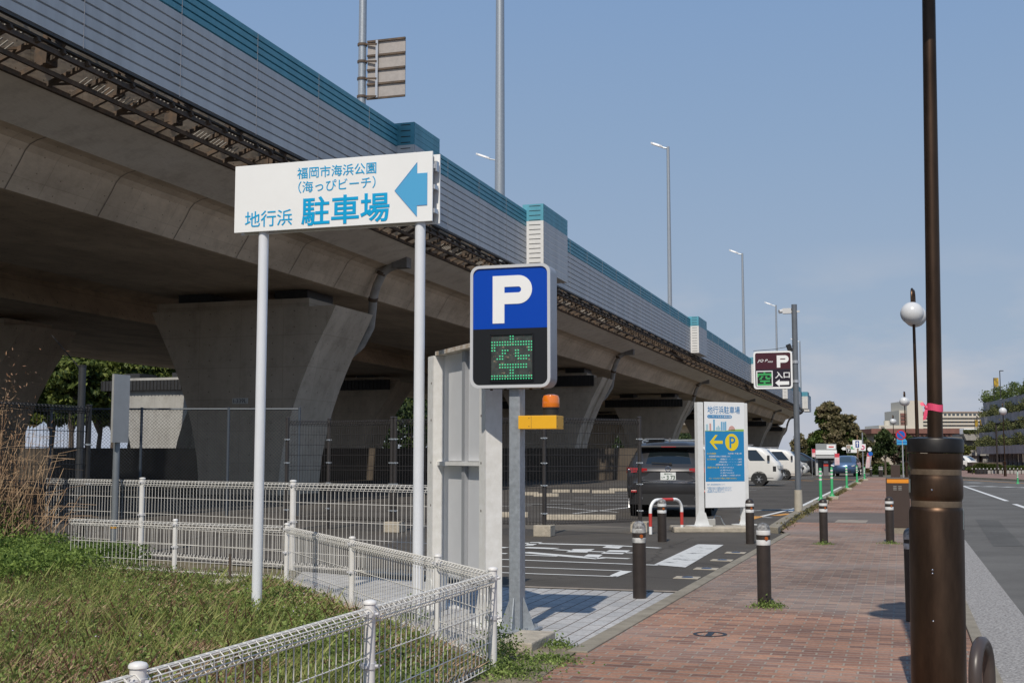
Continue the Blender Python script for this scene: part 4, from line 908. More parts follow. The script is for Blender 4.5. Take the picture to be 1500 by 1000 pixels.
# ============================================================ BOLLARDS AND STREET FURNITURE
def bollard(label, p, h, r, worn, facing=0.0, tilt=0.0):
    t = thing('bollard', label, 'bollard', (p.x, p.y, 0), facing, 'dark brown bollards around the path and car park entrance')
    if tilt: t.rotation_euler = (0, tilt, facing)
    b = MB(); b.lathe([(r, 0), (r, h-r*1.25)], n=24); b.build('shaft', M_brown, t)
    b = MB(); b.lathe([(r, h-r*1.25), (r*.97, h-r*.75), (r*.82, h-r*.38), (r*.5, h-r*.12), (.0, h)], n=24)
    b.build('cap', mat('worn_cap', (.03, .024, .02), rough=0.5, col2=(.36, .36, .36), vscale=34) if worn else M_brown, t)
    mb = mat('torn_reflector_band', (.03, .024, .02), rough=0.5, col2=(.66, .66, .64), vscale=9) if worn == 2 else M_refl
    for z, hh in ((h-r*1.75, .042), (h-r*3.2, .048)):
        MB().lathe([(r+.0012, z), (r+.0016, z+.002), (r+.0016, z+hh), (r+.0012, z+hh+.001)], n=24).build('reflective_band', mb, t)
    z = h-r*2.05; b = MB()
    b.cyl((r*.30, -r*.955, z-.012), (r*.36, -r*1.06, z-.012), r*.27, n=14); b.build('reflector', mat('reflector_amber', (.42, .10, .015), rough=0.4, var=0.3, vscale=30), t)
    return t
for (px, py, pt, lab, w, wd) in [
        (1120, 888, 768, 'worn dark bollard on the brick path with weeds at its foot', 1, 20), (937, 876, 765, 'peeling dark bollard on the white paver apron', 2, 19.5), (970, 793, 731, 'bollard inside the red and white hoop behind the SUV', 1, 13),
        (1099, 796, 731, 'bollard beside the right post of the white notice board', 0, 12.5), (1207, 796, 731, 'bollard at the left edge of the brick path before the asphalt strip', 0, 12), (1304, 794, 728, 'bollard standing against the brown cabinet', 0, 12),
        (1337, 910, 776, 'bollard half hidden behind the bronze lamp post base', 2, 19)]:
    p = G(px, py); s_ = FPX/(-p.x*math.sin(YAW)+p.y*math.cos(YAW)); bollard(lab, p, (py-pt)/s_*1.0, wd/s_/2, w, facing=R(12))

# red and white hoop
pl = G(953, 782); pr = G(999, 779); t = thing('hoop_barrier', 'red and white striped steel hoop barrier behind the dark SUV', 'hoop barrier', (pl.x, pl.y, 0), math.atan2(pr.y-pl.y, pr.x-pl.x))
Lh = (pr-pl).length; hh = .62; rr = .2
arc = [(0, 0, 0), (0, 0, hh-rr)]+[(rr-rr*math.cos(R(a)), 0, hh-rr+rr*math.sin(R(a))) for a in range(15, 91, 15)]+[(Lh-rr+rr*math.sin(R(a)), 0, hh-rr+rr*math.cos(R(a))) for a in range(0, 91, 15)]+[(Lh, 0, 0)]
MB().tube(arc, .030, 12).build('hoop', M_white, t)
b = MB()
b.cyl((0, 0, .14), (0, 0, hh-rr-.04), .0315, n=12); b.cyl((Lh, 0, .14), (Lh, 0, hh-rr-.04), .0315, n=12); b.cyl((Lh*.36, 0, hh), (Lh*.70, 0, hh), .0315, n=12); b.build('red_stripe', M_redp, t)

# bronze lamp post with two globes (only its foot and shaft are in view)
M_globe = mat('opal_globe', (.62, .63, .64), rough=0.25)
def globe_lamp(label, x, y, base=None, near=False, group='bronze globe lamps along the path edge'):
    t = thing('globe_lamp', label, 'street lamp', (x, y, 0), 0, group)
    H = 5.05
    if near: t.rotation_euler = (0, R(0.95), 0)
    b = MB(); b.cyl((0, 0, 1.2), (0, 0, H), .0455 if near else .043, .038 if near else .030, n=24); b.build('shaft', M_bronze, t)
    if near:
        prof = [(.157, 0), (.157, 1.08), (.152, 1.098), (.146, 1.108), (.146, 1.145), (.152, 1.16), (.155, 1.175), (.155, 1.265), (.150, 1.285), (.146, 1.30), (.146, 1.33), (.155, 1.35), (.157, 1.40), (.157, 1.425)]
        MB().lathe(prof, n=48).build('base', M_bronze, t)
        for z in (1.126, 1.315): MB().lathe([(.1463, z-.018), (.1468, z-.012), (.1468, z+.012), (.1463, z+.018)], n=48).build('groove', M_bronzeL, t)
        MB().lathe([(.158, 1.428), (.163, 1.434), (.163, 1.505), (.158, 1.514), (.10, 1.522), (.0, 1.522)], n=48).build('collar', mat('collar_black', (.02, .018, .017), rough=0.42, metal=0.5, var=0.3, vscale=12), t)
        b = MB()
        for a, z in ((-100, 1.21), (-101, .745), (-101, .725), (-101, .45)): b.sphere((.157*math.cos(R(a)), .157*math.sin(R(a)), z), .007, 8, 6)
        b.build('rivet', M_chrome, t)
        b = MB()
        for a0, a1, z0, z1 in ((-172, -158, 1.19, 1.27), (-20, -14, .98, 1.10)):
            b.loft([[(r_*math.cos(R(a)), r_*math.sin(R(a)), z) for z in (z0, z1)] for r_ in (.1575,) for a in np.linspace(a0, a1, 5)], closed=False)
        b.build('sticker', mat('sticker_grey_green', (.30, .34, .32), rough=0.6, var=0.2, vscale=30), t)
    else:
        MB().lathe([(.10, 0), (.10, .85), (.085, .9), (.085, .95), (.10, .98), (.10, 1.15), (.05, 1.2)], n=20).build('base', M_bronze, t)
    for s in (-1, 1):
        ax = .035*s; ay = .30*s; pts = [(0, 0, H-.30)]
        for a in range(0, 181, 20): pts.append((ax*(1-math.cos(R(a)))/2, ay*(1-math.cos(R(a)))/2, H-.05+.20*math.sin(R(a))))
        pts.append((ax, ay, H-.40))
        MB().tube(pts, .026, 8).build('arm', M_bronze, t)
        g = MB().sphere((ax, ay, H-.42), .255, 28, 18).build('globe', M_globe, t)
        MB().lathe([(.05, H-.19), (.10, H-.20), (.09, H-.22)], (ax, ay, 0), 16).build('globe_cap', M_dark, g)
    return t
P0 = G(1375.5, 1018)
near_lamp = globe_lamp('thick bronze lamp post in the right foreground with a pink ribbon tied round its shaft', P0.x, P0.y, near=True)
globe_lamp('bronze two globe lamp post behind the foreground lamp post', .36, 29.2)
globe_lamp('globe lamp post behind the no parking sign', .28, 74.8)
globe_lamp('distant globe lamp post among the small trees', -.6, 116)
# pink ribbon tied round the foreground shaft
rb = mat('pink_ribbon', (.72, .07, .16), rough=0.55, var=0.1, vscale=20)
zr = onY(1371, 597, P0.y).z
t = tag(bpy.data.objects.new('ribbon', None), 'bright pink ribbon knotted round the bronze lamp shaft', 'ribbon'); COL.objects.link(t); t.location = (P0.x+zr*math.sin(R(0.95)), P0.y, zr)
b = MB(); b.loft([[(.0475*math.cos(R(a)), .0475*math.sin(R(a)), z+.006*math.sin(R(a*2))) for a in range(0, 360, 15)] for z in (-.021, -.008, .008, .021)]); b.build('band', rb, t)
b = MB(); b.sphere((-.047, -.012, .0), .014, 10, 8)
b.loft([[(-.05, -.015, .012), (-.05, -.02, -.012)], [(-.068, -.02, .035), (-.058, -.028, .01)], [(-.086, -.018, .028), (-.078, -.03, .012)]], closed=False)
b.loft([[(-.052, -.018, .004), (-.04, -.02, -.004)], [(-.066, -.022, -.04), (-.045, -.025, -.045)], [(-.07, -.02, -.075), (-.052, -.024, -.07)]], closed=False)
b.build('knot', rb, t)

# bike rail at the bottom right corner
q = G(1437, 941, .46)
t = thing('bike_rail', 'short dark brown hoop rail at the bottom right corner beside the aggregate strip', 'hoop rail', (q.x, q.y, 0), R(75))
arc = [(-.16, 0, 0), (-.16, 0, .30)]+[(-.16*math.cos(R(a)), 0, .30+.16*math.sin(R(a))) for a in range(15, 166, 15)]+[(.16, 0, .30), (.16, 0, 0)]
MB().tube(arc, .033, 16).build('hoop', mat('rail_brown', (.065, .050, .045), rough=0.38, var=0.1), t)

# brown service cabinets
def cabinet(label, p, w, d, h, stripe):
    t = thing('service_cabinet', label, 'cabinet', (p.x, p.y, 0), 0, 'brown service cabinets by the path')
    MB().bx(-w/2-.03, w/2+.03, -.03, d+.03, 0, .10).build('base', M_kerb, t)
    MB().bx(-w/2, w/2, 0, d, .10, h).build('body', mat('cabinet_brown', (.052, .034, .027), rough=0.5, var=0.08), t, bevel=.012)
    if stripe:
        MB().bx(-w/2+.02, w/2-.0, -.004, -.001, h-.10, h-.03).build('stripe', mat('stripe_orange', (.75, .27, .02), rough=0.4), t)
        b = MB()
        for r_ in range(3):
            for c_ in range(2): b.bx(-w/2+.13+c_*.09, -w/2+.19+c_*.09, -.004, -.001, h-.17-r_*.03, h-.155-r_*.03)
        b.build('vent', mat('vent_grey', (.25, .24, .22), rough=0.6), t)
    return t
cabinet('brown service cabinet with an orange stripe beside a bollard', G(1317, 781), .42, .42, 1.03, True)
cabinet('farther brown service cabinet beside the no parking sign pole', G(1312, 702), .58, .5, .95, False)

# dark guard rail along the far path edge
t = thing('guard_rail', 'dark pedestrian guard rail between the far brick path and the road', 'guard rail', (.36, 27.2, 0))
b = MB()
for z in (.35, .55, .8): b.cyl((0, 0, z), (0, 34, z), .024, n=6)
b.build('rail', M_brown, t)
for k in range(18): MB().cyl((0, 2*k, 0), (0, 2*k, .85), .035, n=8).build('post', M_brown, t)

# green flexible posts on the kerb
for k, (px, py, pt, lab) in enumerate([(1202.5, 735, 684, 'green flexible post nearest the grey camera pole'), (1219, 729, 683, 'green flexible post second from the grey camera pole'), (1240.5, 716, 682, 'green flexible post in front of the blue car'), (1255.5, 707.5, 681, 'green flexible post below the white arrow sign'), (1266.5, 702.5, 683, 'green flexible post below the leaning banner')]):
    p = G(px, py, .05); s_ = FPX/(-p.x*math.sin(YAW)+p.y*math.cos(YAW)); h = (py-pt)/s_
    t = thing('flexible_post', lab, 'post', (p.x, p.y, .0), 0, 'green flexible posts along the car park kerb')
    MB().bx(-.22, .22, -.2, .2, 0, .11).build('base_block', M_cblock, t, bevel=.02)
    MB().lathe([(.10, .11), (.06, .16), (.045, .22), (.043, h), (.03, h+.02), (0, h+.02)], n=12).build('shaft', M_green, t)
    for z in (h-.10, h-.22, h-.34): MB().lathe([(.0445, z-.03), (.046, z-.028), (.046, z+.028), (.0445, z+.03)], n=12).build('white_band', M_refl, t)
p = G(1491, 708, 0); t = thing('flexible_post', 'green flexible post on the centre line of the road', 'post', (p.x, p.y, 0))
MB().lathe([(.10, 0), (.06, .05), (.045, .1), (.043, .62), (0, .64)], n=12).build('shaft', M_green, t)
for z in (.36, .48, .58): MB().lathe([(.0445, z-.03), (.046, z-.028), (.046, z+.028), (.0445, z+.03)], n=12).build('white_band', M_refl, t)

# wheel stops and low blocks in the lot
for k, (px, py, w_, lab) in enumerate([(850, 761, 1.6, 'long concrete wheel stop nearest the dark fence'), (724, 757, 1.6, 'wheel stop behind the galvanised post'), (800, 727, .9, 'pale wheel stop far behind the dark fence, leftmost'), (822, 721, .7, 'pale wheel stop second from left behind the dark fence'),
        (851, 721, .7, 'pale wheel stop third from left behind the dark fence'), (884, 722, .9, 'pale wheel stop fourth from left near the SUV'), (906, 719, .8, 'pale wheel stop nearest to the SUV'), (775, 725, .7, 'pale wheel stop just right of the galvanised post')]):
    p = G(px, py); t = tag(MB().prism([(-.08, 0), (.08, 0), (.055, .12), (-.055, .12)], -w_/2, w_/2).build('wheel_stop', M_cblock, loc=(p.x, p.y, 0), rz=R(90+YAW*57.3-4), bevel=.01), lab, 'wheel stop', 'wheel stops in the car park')

# ============================================================ VEHICLES
def outline(z, yr, yf, hw, rr, rf, br=0.0, bf=0.0, ns=16, ne=8, nc=4):
    """plan outline of a car body at height z (y forward); rear edge, right side, front edge, left side"""
    p = []
    def bul(x, b): return b*(1-(x/hw)**2)
    for i in range(ne+1): x = -(hw-rr)+2*(hw-rr)*i/ne; p.append((x, yr-bul(x, br), z))
    for i in range(1, nc): a = R(-90+90*i/nc); p.append((hw-rr+rr*math.cos(a), yr+rr+rr*math.sin(a), z))
    for i in range(ns+1): p.append((hw, yr+rr+(yf-rf-yr-rr)*i/ns, z))
    for i in range(1, nc): a = R(90*i/nc); p.append((hw-rf+rf*math.cos(a), yf-rf+rf*math.sin(a), z))
    for i in range(ne+1): x = (hw-rf)-2*(hw-rf)*i/ne; p.append((x, yf+bul(x, bf), z))
    for i in range(1, nc): a = R(90+90*i/nc); p.append((-hw+rf+rf*math.cos(a), yf-rf+rf*math.sin(a), z))
    for i in range(ns+1): p.append((-hw, yf-rf-(yf-rf-yr-rr)*i/ns, z))
    for i in range(1, nc): a = R(180+90*i/nc); p.append((-hw+rr+rr*math.cos(a), yr+rr+rr*math.sin(a), z))
    return p
def make_car(label, cat, name, levels, glassy, paint, wheels, rw, hwb, side_pillars=(0, 5, 10, 15), gmat=None, group=None, trim=None):
    t = thing(name, label, cat, (0, 0, 0), 0, group)
    ne, nc, ns = 8, 4, 16
    rings = [outline(*l) for l in levels]; n = len(rings[0])
    RE = list(range(1, ne-1)); o1 = ne+nc; RS = [o1+i for i in range(ns) if i not in side_pillars]
    o2 = o1+ns+nc; FE = [o2+i for i in range(0, ne)]; o3 = o2+ne+nc; LS = [o3+i for i in range(ns) if (ns-1-i) not in side_pillars]
    win = {'rear_window': RE, 'side_window': RS, 'windscreen': FE, 'side_window.l': LS}
    body = MB(); gl = {k: MB() for k in win}
    vs = [v for r in rings for v in r]
    bf_ = []; gf = {k: [] for k in win}
    for i in range(len(rings)-1):
        for k in range(n):
            f = (i*n+k, i*n+(k+1) % n, (i+1)*n+(k+1) % n, (i+1)*n+k); w_ = None
            if i in glassy:
                for kk, idx in win.items():
                    if k in idx: w_ = kk
            (gf[w_] if w_ else bf_).append(f)
    body.add(vs, bf_, True)
    body.add(rings[-1], [tuple(range(n))], True); body.add(rings[0], [tuple(range(n))[::-1]], False)
    bo = body.build('body', paint, t)
    for kk, fs in gf.items():
        if not fs: continue
        used = sorted({i for f in fs for i in f}); mp_ = {u: j for j, u in enumerate(used)}
        q = MB().add([vs[u] for u in used], [tuple(mp_[i] for i in f) for f in fs], True); q.build(kk.split('.')[0], gmat or M_glass, t)
    for (y) in wheels:
        for sx in (-1, 1):
            x = sx*(hwb-.10)
            w_ = MB(); w_.cyl((x-.11, y, rw), (x+.115*1, y, rw), rw, n=24) if sx > 0 else w_.cyl((x-.115, y, rw), (x+.11, y, rw), rw, n=24)
            wo = w_.build('wheel', M_rubber, t)
            q = MB(); xo_ = x+sx*.118
            q.cyl((xo_-sx*.003, y, rw), (xo_, y, rw), rw*.62, n=20); q.build('rim', mat('rim_dark', (.05, .05, .05), rough=0.4, metal=0.6), wo)
            q = MB()
            for k in range(6):
                a = R(60*k); q.bar((xo_+sx*.006, y, rw), (xo_+sx*.004, y+rw*.60*math.cos(a), rw+rw*.60*math.sin(a)), rw*.17, .012)
            q.cyl((xo_, y, rw), (xo_+sx*.015, y, rw), rw*.2, n=12); q.build('spokes', M_alu, wo)
            q = MB(); xa = sx*(hwb+.001)                  # dark wheel arch lining
            pts = [(y+rw*1.22*math.cos(R(a)), rw+rw*1.22*math.sin(R(a))) for a in range(-8, 189, 12)]
            q.add([(xa+sx*.004, y_, z_) for y_, z_ in pts]+[(xa+sx*.004, y_*1.0, max(z_-.0, .2)) for y_, z_ in ((pts[-1][0], .22), (pts[0][0], .22))], [tuple(range(len(pts)+2))])
            q.build('wheel_arch', M_rubber, t)
    return t
def lamps(t, name, m, boxes):
    for (x0, x1, y0, y1, z0, z1) in boxes: MB().bx(x0, x1, y0, y1, z0, z1).build(name, m, t, bevel=.012)
P_gun = mat('paint_gunmetal', (.058, .057, .060), rough=0.36, metal=0.55, coat=0.35)
P_white = mat('paint_white', (.70, .69, .66), rough=0.26, coat=0.5, var=0.02)
P_blue = mat('paint_steel_blue', (.075, .13, .24), rough=0.28, metal=0.5, coat=0.6)
P_black = mat('paint_black', (.012, .012, .014), rough=0.22, coat=0.6)
P_silver = mat('paint_silver', (.30, .31, .33), rough=0.28, metal=0.6, coat=0.5)
M_plate = mat('number_plate_white', (.72, .74, .72), rough=0.4)
M_ink = mat('plate_green_ink', (.01, .07, .03), rough=0.5)
M_trim = mat('black_plastic_trim', (.022, .022, .023), rough=0.55)

# --- dark grey SUV seen from behind
suv_levels = [(.26, -2.10, 2.10, .82, .22, .3, .06, .12), (.42, -2.24, 2.26, .90, .28, .4, .10, .16), (.58, -2.29, 2.30, .918, .30, .42, .10, .18), (.74, -2.28, 2.30, .922, .30, .42, .09, .18), (.80, -2.20, 2.29, .921, .28, .42, .09, .16), (.90, -2.16, 2.27, .920, .26, .42, .10, .16),
              (.995, -2.17, 2.2, .916, .26, .4, .12, .16), (1.06, -2.14, 1.9, .905, .24, .4, .12, .12), (1.10, -2.10, 1.05, .885, .22, .3, .11, .12), (1.145, -2.06, .95, .87, .22, .3, .11, .12), (1.30, -1.93, .72, .80, .20, .3, .10, .12), (1.47, -1.78, .36, .715, .18, .3, .09, .1),
              (1.50, -1.84, .26, .70, .18, .3, .10, .1), (1.55, -1.86, .15, .67, .2, .3, .10, .1), (1.60, -1.80, .0, .62, .25, .3, .10, .08), (1.655, -1.4, -.3, .5, .3, .3, .05, .05)]
suv = make_car('dark grey SUV parked nose in beneath the expressway, seen from behind', 'car', 'parked_car', suv_levels, (9, 10), P_gun, (-1.33, 1.37), .355, .880, side_pillars=(0, 6, 11, 15), group=None)
def ry(z):
    for a, c in zip(suv_levels, suv_levels[1:]):
        if a[0] <= z <= c[0]: return a[1]+(c[1]-a[1])*(z-a[0])/(c[0]-a[0])-(a[6]+c[6])/2
    return -2.2
# bumper lower cladding, skid, lamps, plate, emblem
b = MB()
b.loft([[(x, (-2.245 if abs(x) < .7 else -2.245+(abs(x)-.7)*1.4)-.14*(1-(x/.95)**2)*.72-.02, z) for x in np.linspace(-.86, .86, 15)] for z in (.27, .36, .50)], closed=False); b.build('lower_bumper', M_trim, suv)
b = MB()
b.loft([[(x, -2.31-.075*(1-(x/.95)**2)+max(0, abs(x)-.62)*.5, z) for x in np.linspace(-.74, .74, 15)] for z in (.735, .765)], closed=False); b.build('bumper_chrome_line', M_chrome, suv)
b = MB(); pl_ = [(-.52, .765), (.52, .765), (.60, .80), (.40, .955), (.30, .965), (-.30, .965), (-.40, .955), (-.60, .80)]; b.prism(pl_, ry(.86)-.012, ry(.86)+.05); b.build('plate_recess', mat('recess_grey', (.085, .085, .09), rough=0.3, metal=0.5), suv)
b = MB(); b.bar((-.60, ry(.8)-.015, .80), (-.36, ry(.8)-.025, .775), .02, .014); b.bar((-.36, ry(.8)-.025, .775), (.36, ry(.8)-.025, .775), .02, .014); b.bar((.36, ry(.8)-.025, .775), (.60, ry(.8)-.015, .80), .02, .014); b.build('tailgate_chrome', M_chrome, suv)
yp = ry(.86)-.016
pt = MB().bx(-.165, .165, yp-.012, yp, .80, .965).build('number_plate', M_plate, suv, bevel=.004)
text('・3 73', M_ink, pt, -.10, .145, .812, .90, yp-.0135, bold=.02); text('福岡302', M_ink, pt, -.09, .09, .918, .95, yp-.0135, bold=.01); text('も', M_ink, pt, -.148, -.115, .835, .875, yp-.0135)
b = MB(); ye = ry(1.03)-.012
ring_ = [(.062*math.cos(R(a)), ye, 1.045+.05*math.sin(R(a))) for a in range(0, 361, 20)]; b.tube(ring_, .007, 6)
b.tube([(-.055, ye, 1.055), (-.025, ye-.003, 1.062), (0, ye-.004, 1.03), (.025, ye-.003, 1.062), (.055, ye, 1.055)], .006, 6); b.build('emblem', M_chrome, suv)
for sx in (-1, 1):
    b = MB(); pts = [(.44, 2.235, 1.00), (.60, 2.215, 1.0), (.72, 2.165, .995), (.84, 2.05, .99), (.915, 1.90, .985), (.93, 1.74, .99)]
    b.loft([[(sx*x, -y-.02, z+.045), (sx*(x+.012), -y-.022, z+.05+.05*(k/5.)), (sx*(x+.014), -y-.022, z-.02-.03*(k/5.)), (sx*x, -y-.02, z-.02)] for k, (x, y, z) in enumerate(pts)], closed=False, smooth=True); o_ = b.build('tail_light', M_red, suv)
    MB().sphere((sx*.865, -1.99-.045, 1.01), .034, 12, 8).build('lamp_ring', M_chrome, o_)
    MB().bx(min(sx*.68, sx*.80), max(sx*.68, sx*.80), -2.31, -2.2, .53, .58).build('reflector', M_red, suv, bevel=.008)
    b = MB(); b.cyl((sx*.60, -2.34, .40), (sx*.60, -2.15, .40), .052, n=18, caps=False); b.cyl((sx*.60, -2.34, .40), (sx*.60, -2.15, .40), .042, n=18, caps=False); b.add([(sx*.60+.05*math.cos(R(a))*q_, -2.341, .40+.05*math.sin(R(a))*q_) for q_ in (.8, 1.04) for a in range(0, 360, 20)], [(i, (i+1) % 18, 18+(i+1) % 18, 18+i) for i in range(18)]); b.build('exhaust', M_chrome, suv)
    MB().cyl((sx*.60, -2.30, .40), (sx*.60, -2.29, .40), .045, n=16).build('exhaust_bore', M_rubber, suv)
    b = MB(); b.tube([(sx*.60, -1.45, 1.60), (sx*.61, -1.4, 1.64), (sx*.60, -.1, 1.66), (sx*.58, .1, 1.62)], .02, 8); b.build('roof_rail', M_galv, suv)
    b = MB(); b.loft([[(sx*.86, .62+dy, 1.10+dz), (sx*1.04, .60+dy, 1.11+dz)] for dy, dz in ((.0, 0), (.08, .02), (.08, .15), (0, .17), (0, 0))], closed=False); b.build('mirror', P_gun, suv)
MB().prism([(-.66, 1.50), (.66, 1.50), (.64, 1.545), (-.64, 1.545)], -2.02, -1.75).build('spoiler', M_trim, suv, bevel=.015)
MB().bx(-.16, .16, -2.026, -2.0, 1.515, 1.53).build('brake_light', M_red, suv)
MB().prism([(-1.45, 1.62), (-1.62, 1.62), (-1.55, 1.72), (-1.5, 1.72)], -.02, .02, axis='x').build('fin_aerial', P_gun, suv)
b = MB(); b.bar((-.36, ry(1.17)-.03, 1.175), (.05, ry(1.145)-.03, 1.15), .02, .025); b.cyl((.05, ry(1.145)-.05, 1.15), (.05, ry(1.145), 1.15), .03, n=10); b.build('wiper', M_trim, suv)
b = MB(); b.bx(-.62, .62, -1.25, -1.21, 1.675, 1.695); b.bx(-.62, .62, -.35, -.31, 1.675, 1.695); b.build('roof_bars', M_galv, suv)
b = MB(); b.bx(-.55, -.12, -1.6, -.3, 1.697, 1.712); b.build('carrier', M_galv, suv)
q = G(971, 757); suv.location = (q.x-.17, q.y+2.5, 0); suv.rotation_euler = (0, 0, R(7)); suv.scale = (1.10, 1.10, 1.09)

# --- white vans, side on, noses to the right
van_levels = [(.28, -2.33, 2.24, .80, .15, .2, .03, .06), (.42, -2.36, 2.31, .845, .15, .22, .03, .06), (.62, -2.36, 2.33, .85, .15, .22, .03, .06), (.95, -2.36, 2.27, .85, .15, .22, .03, .07), (1.15, -2.36, 2.19, .85, .15, .22, .03, .08), (1.24, -2.35, 2.10, .845, .15, .22, .03, .10),
              (1.50, -2.34, 1.87, .81, .14, .22, .03, .10), (1.78, -2.32, 1.62, .77, .14, .22, .03, .10), (1.86, -2.30, 1.48, .745, .14, .22, .03, .10), (1.93, -2.25, 1.0, .67, .2, .3, .02, .1), (1.98, -2.1, .7, .5, .3, .3, .0, .05)]
van = make_car('white high-bodied van, nearest of the white vans, behind the notice board', 'van', 'parked_van', van_levels, (5, 6), P_white, (-1.25, 1.30), .33, .845, side_pillars=(0, 5, 10, 11, 15), group='white vans parked nose out')
for sx in (-1, 1):
    b = MB(); b.bx(min(sx*.84, sx*1.02), max(sx*.84, sx*1.02), 1.72, 1.84, 1.28, 1.52); b.build('mirror', M_trim, van, bevel=.03)
    MB().bx(min(sx*.55, sx*.80), max(sx*.55, sx*.80), 2.05, 2.34, .84, 1.04).build('headlight', mat('headlight_glass', (.45, .47, .48), rough=0.1, coat=0.5), van, bevel=.03)
    MB().bx(min(sx*.846, sx*.853), max(sx*.846, sx*.853), 1.98, 2.14, .72, .98).build('indicator', M_trim, van)
    MB().bx(min(sx*.846, sx*.856), max(sx*.846, sx*.856), .55, .78, 1.02, 1.08).build('door_handle', M_trim, van)
    MB().bx(min(sx*.846, sx*.851), max(sx*.846, sx*.851), -2.2, 2.0, .40, .415).build('sill_seam', M_trim, van)
MB().bx(-.6, .6, 2.36, 2.42, .66, .82).build('grille', M_trim, van); MB().bx(-.17, .17, 2.42, 2.435, .5, .66).build('number_plate', M_plate, van)
b = MB(); b.bx(-.62, .62, -1.6, -1.55, 2.0, 2.03); b.bx(-.62, .62, .35, .4, 2.0, 2.03); b.bx(-.5, -.42, -2.0, .9, 2.035, 2.06); b.build('roof_bars', M_alu, van)
q = G(1113, 711.6); van.location = (q.x-1.30-.03, q.y+.86, 0); van.rotation_euler = (0, 0, R(-90))
q = G(1149, 703.0); dup(van, (q.x-1.30, q.y+.86, 0), R(-90), 'white high-bodied van second in the row, partly hidden by the nearest van')
# --- small white hatchback, white wagon, dark minivan, blue hatchback
hatch_levels = [(.22, -1.95, 2.0, .76, .2, .3, .05, .12), (.40, -2.06, 2.13, .85, .25, .42, .08, .18), (.60, -2.08, 2.15, .868, .25, .45, .08, .2), (.78, -2.06, 2.06, .868, .25, .45, .08, .2), (.90, -2.03, 1.55, .86, .22, .4, .08, .16), (.96, -1.98, 1.02, .84, .22, .34, .08, .14),
                (1.0, -1.95, .94, .83, .22, .3, .08, .14), (1.22, -1.72, .42, .73, .2, .3, .07, .12), (1.40, -1.42, -.02, .64, .2, .3, .05, .1), (1.46, -1.2, -.25, .56, .2, .3, .05, .08), (1.49, -.9, -.5, .4, .2, .25, 0, 0)]
def front_details(t, yf, zl, w_, paint_dark=False, z_pl=.42):
    for sx in (-1, 1): MB().prism([(sx*(w_-.36), zl), (sx*(w_-.06), zl+.06), (sx*(w_-.02), zl+.18), (sx*(w_-.32), zl+.10)], yf-.42, yf-.06).build('headlight', mat('headlight_glass', (.45, .47, .48), rough=0.1, coat=0.5), t, bevel=.02)
    MB().prism([(-.5, .28), (.5, .28), (.58, .42), (-.58, .42)], yf-.05, yf+.10).build('lower_grille', M_trim, t)
    MB().prism([(-.42, zl-.02), (.42, zl-.02), (.46, zl+.07), (-.46, zl+.07)], yf-.05, yf+.14).build('upper_grille', M_trim, t)
    MB().bx(-.165, .165, yf+.14, yf+.19, z_pl, z_pl+.165).build('number_plate', M_plate, t)
    for sx in (-1, 1): MB().bx(min(sx*.8, sx*1.0), max(sx*.8, sx*1.0), .62, .74, .98, 1.12).build('mirror', M_trim, t, bevel=.02)
    MB().bx(-.06, .06, yf+.142, yf+.16, zl+.0, zl+.06).build('emblem', M_chrome, t)
wc_ = make_car('low white hatchback parked between the white vans and the dark minivan', 'car', 'parked_car', hatch_levels, (6, 7), P_white, (-1.28, 1.30), .31, .862, side_pillars=(0, 6, 7, 13, 15)); front_details(wc_, 2.10, .66, .86)
q = G(1161, 697); wc_.location = (q.x-1.1, q.y+.9, 0); wc_.rotation_euler = (0, 0, R(-72))
bl = make_car('steel blue hatchback facing the camera at the far end of the car park', 'car', 'parked_car', hatch_levels, (6, 7), P_blue, (-1.28, 1.30), .31, .862, side_pillars=(0, 6, 7, 13, 15), gmat=M_glass2); front_details(bl, 2.10, .66, .86)
q = G(1238, 697.6); bl.location = (q.x, q.y+2.1, 0); bl.rotation_euler = (0, 0, R(176)); bl.scale = (1.05, 1.05, 1.05)
mini_levels = [(.25, -2.35, 2.3, .80, .2, .3, .04, .1), (.42, -2.42, 2.42, .90, .22, .4, .05, .14), (.70, -2.44, 2.46, .915, .22, .42, .05, .14), (.95, -2.43, 2.38, .915, .22, .42, .05, .16), (1.05, -2.42, 1.9, .905, .2, .4, .05, .16), (1.12, -2.41, 1.45, .89, .2, .34, .05, .14), (1.17, -2.40, 1.36, .88, .2, .3, .05, .14),
               (1.50, -2.34, .84, .79, .2, .3, .05, .12), (1.76, -2.25, .40, .72, .2, .3, .04, .1), (1.85, -2.1, .1, .62, .25, .3, .03, .08), (1.90, -1.8, -.3, .45, .3, .3, 0, 0)]
wg = make_car('white roofed wagon behind the low white hatchback', 'car', 'parked_car', mini_levels, (6, 7), P_white, (-1.4, 1.45), .33, .91, side_pillars=(0, 5, 10, 15)); front_details(wg, 2.42, .78, .9)
q = G(1160, 696.4); wg.location = (q.x-1.6, q.y+3.4, 0); wg.rotation_euler = (0, 0, R(-84))
mv = make_car('dark minivan with a chrome front, last in the row before the payment booth', 'minivan', 'parked_car', mini_levels, (6, 7), P_black, (-1.4, 1.45), .33, .91, side_pillars=(0, 5, 10, 15), gmat=M_glass2); front_details(mv, 2.42, .74, .9)
b = MB()
for z in (.62, .72, .82, .92): b.bx(-.62, .62, 2.57, 2.60, z, z+.03)
b.build('grille', M_chrome, mv)
q = G(1203, 695.8); mv.location = (q.x-2.0, q.y+1.8, 0); mv.rotation_euler = (0, 0, R(-78))
bk2 = make_car('black car showing only its rear quarter behind the second white van', 'car', 'parked_car', hatch_levels, (6, 7), P_black, (-1.28, 1.30), .31, .862, side_pillars=(0, 6, 7, 13, 15)); front_details(bk2, 2.10, .66, .86)
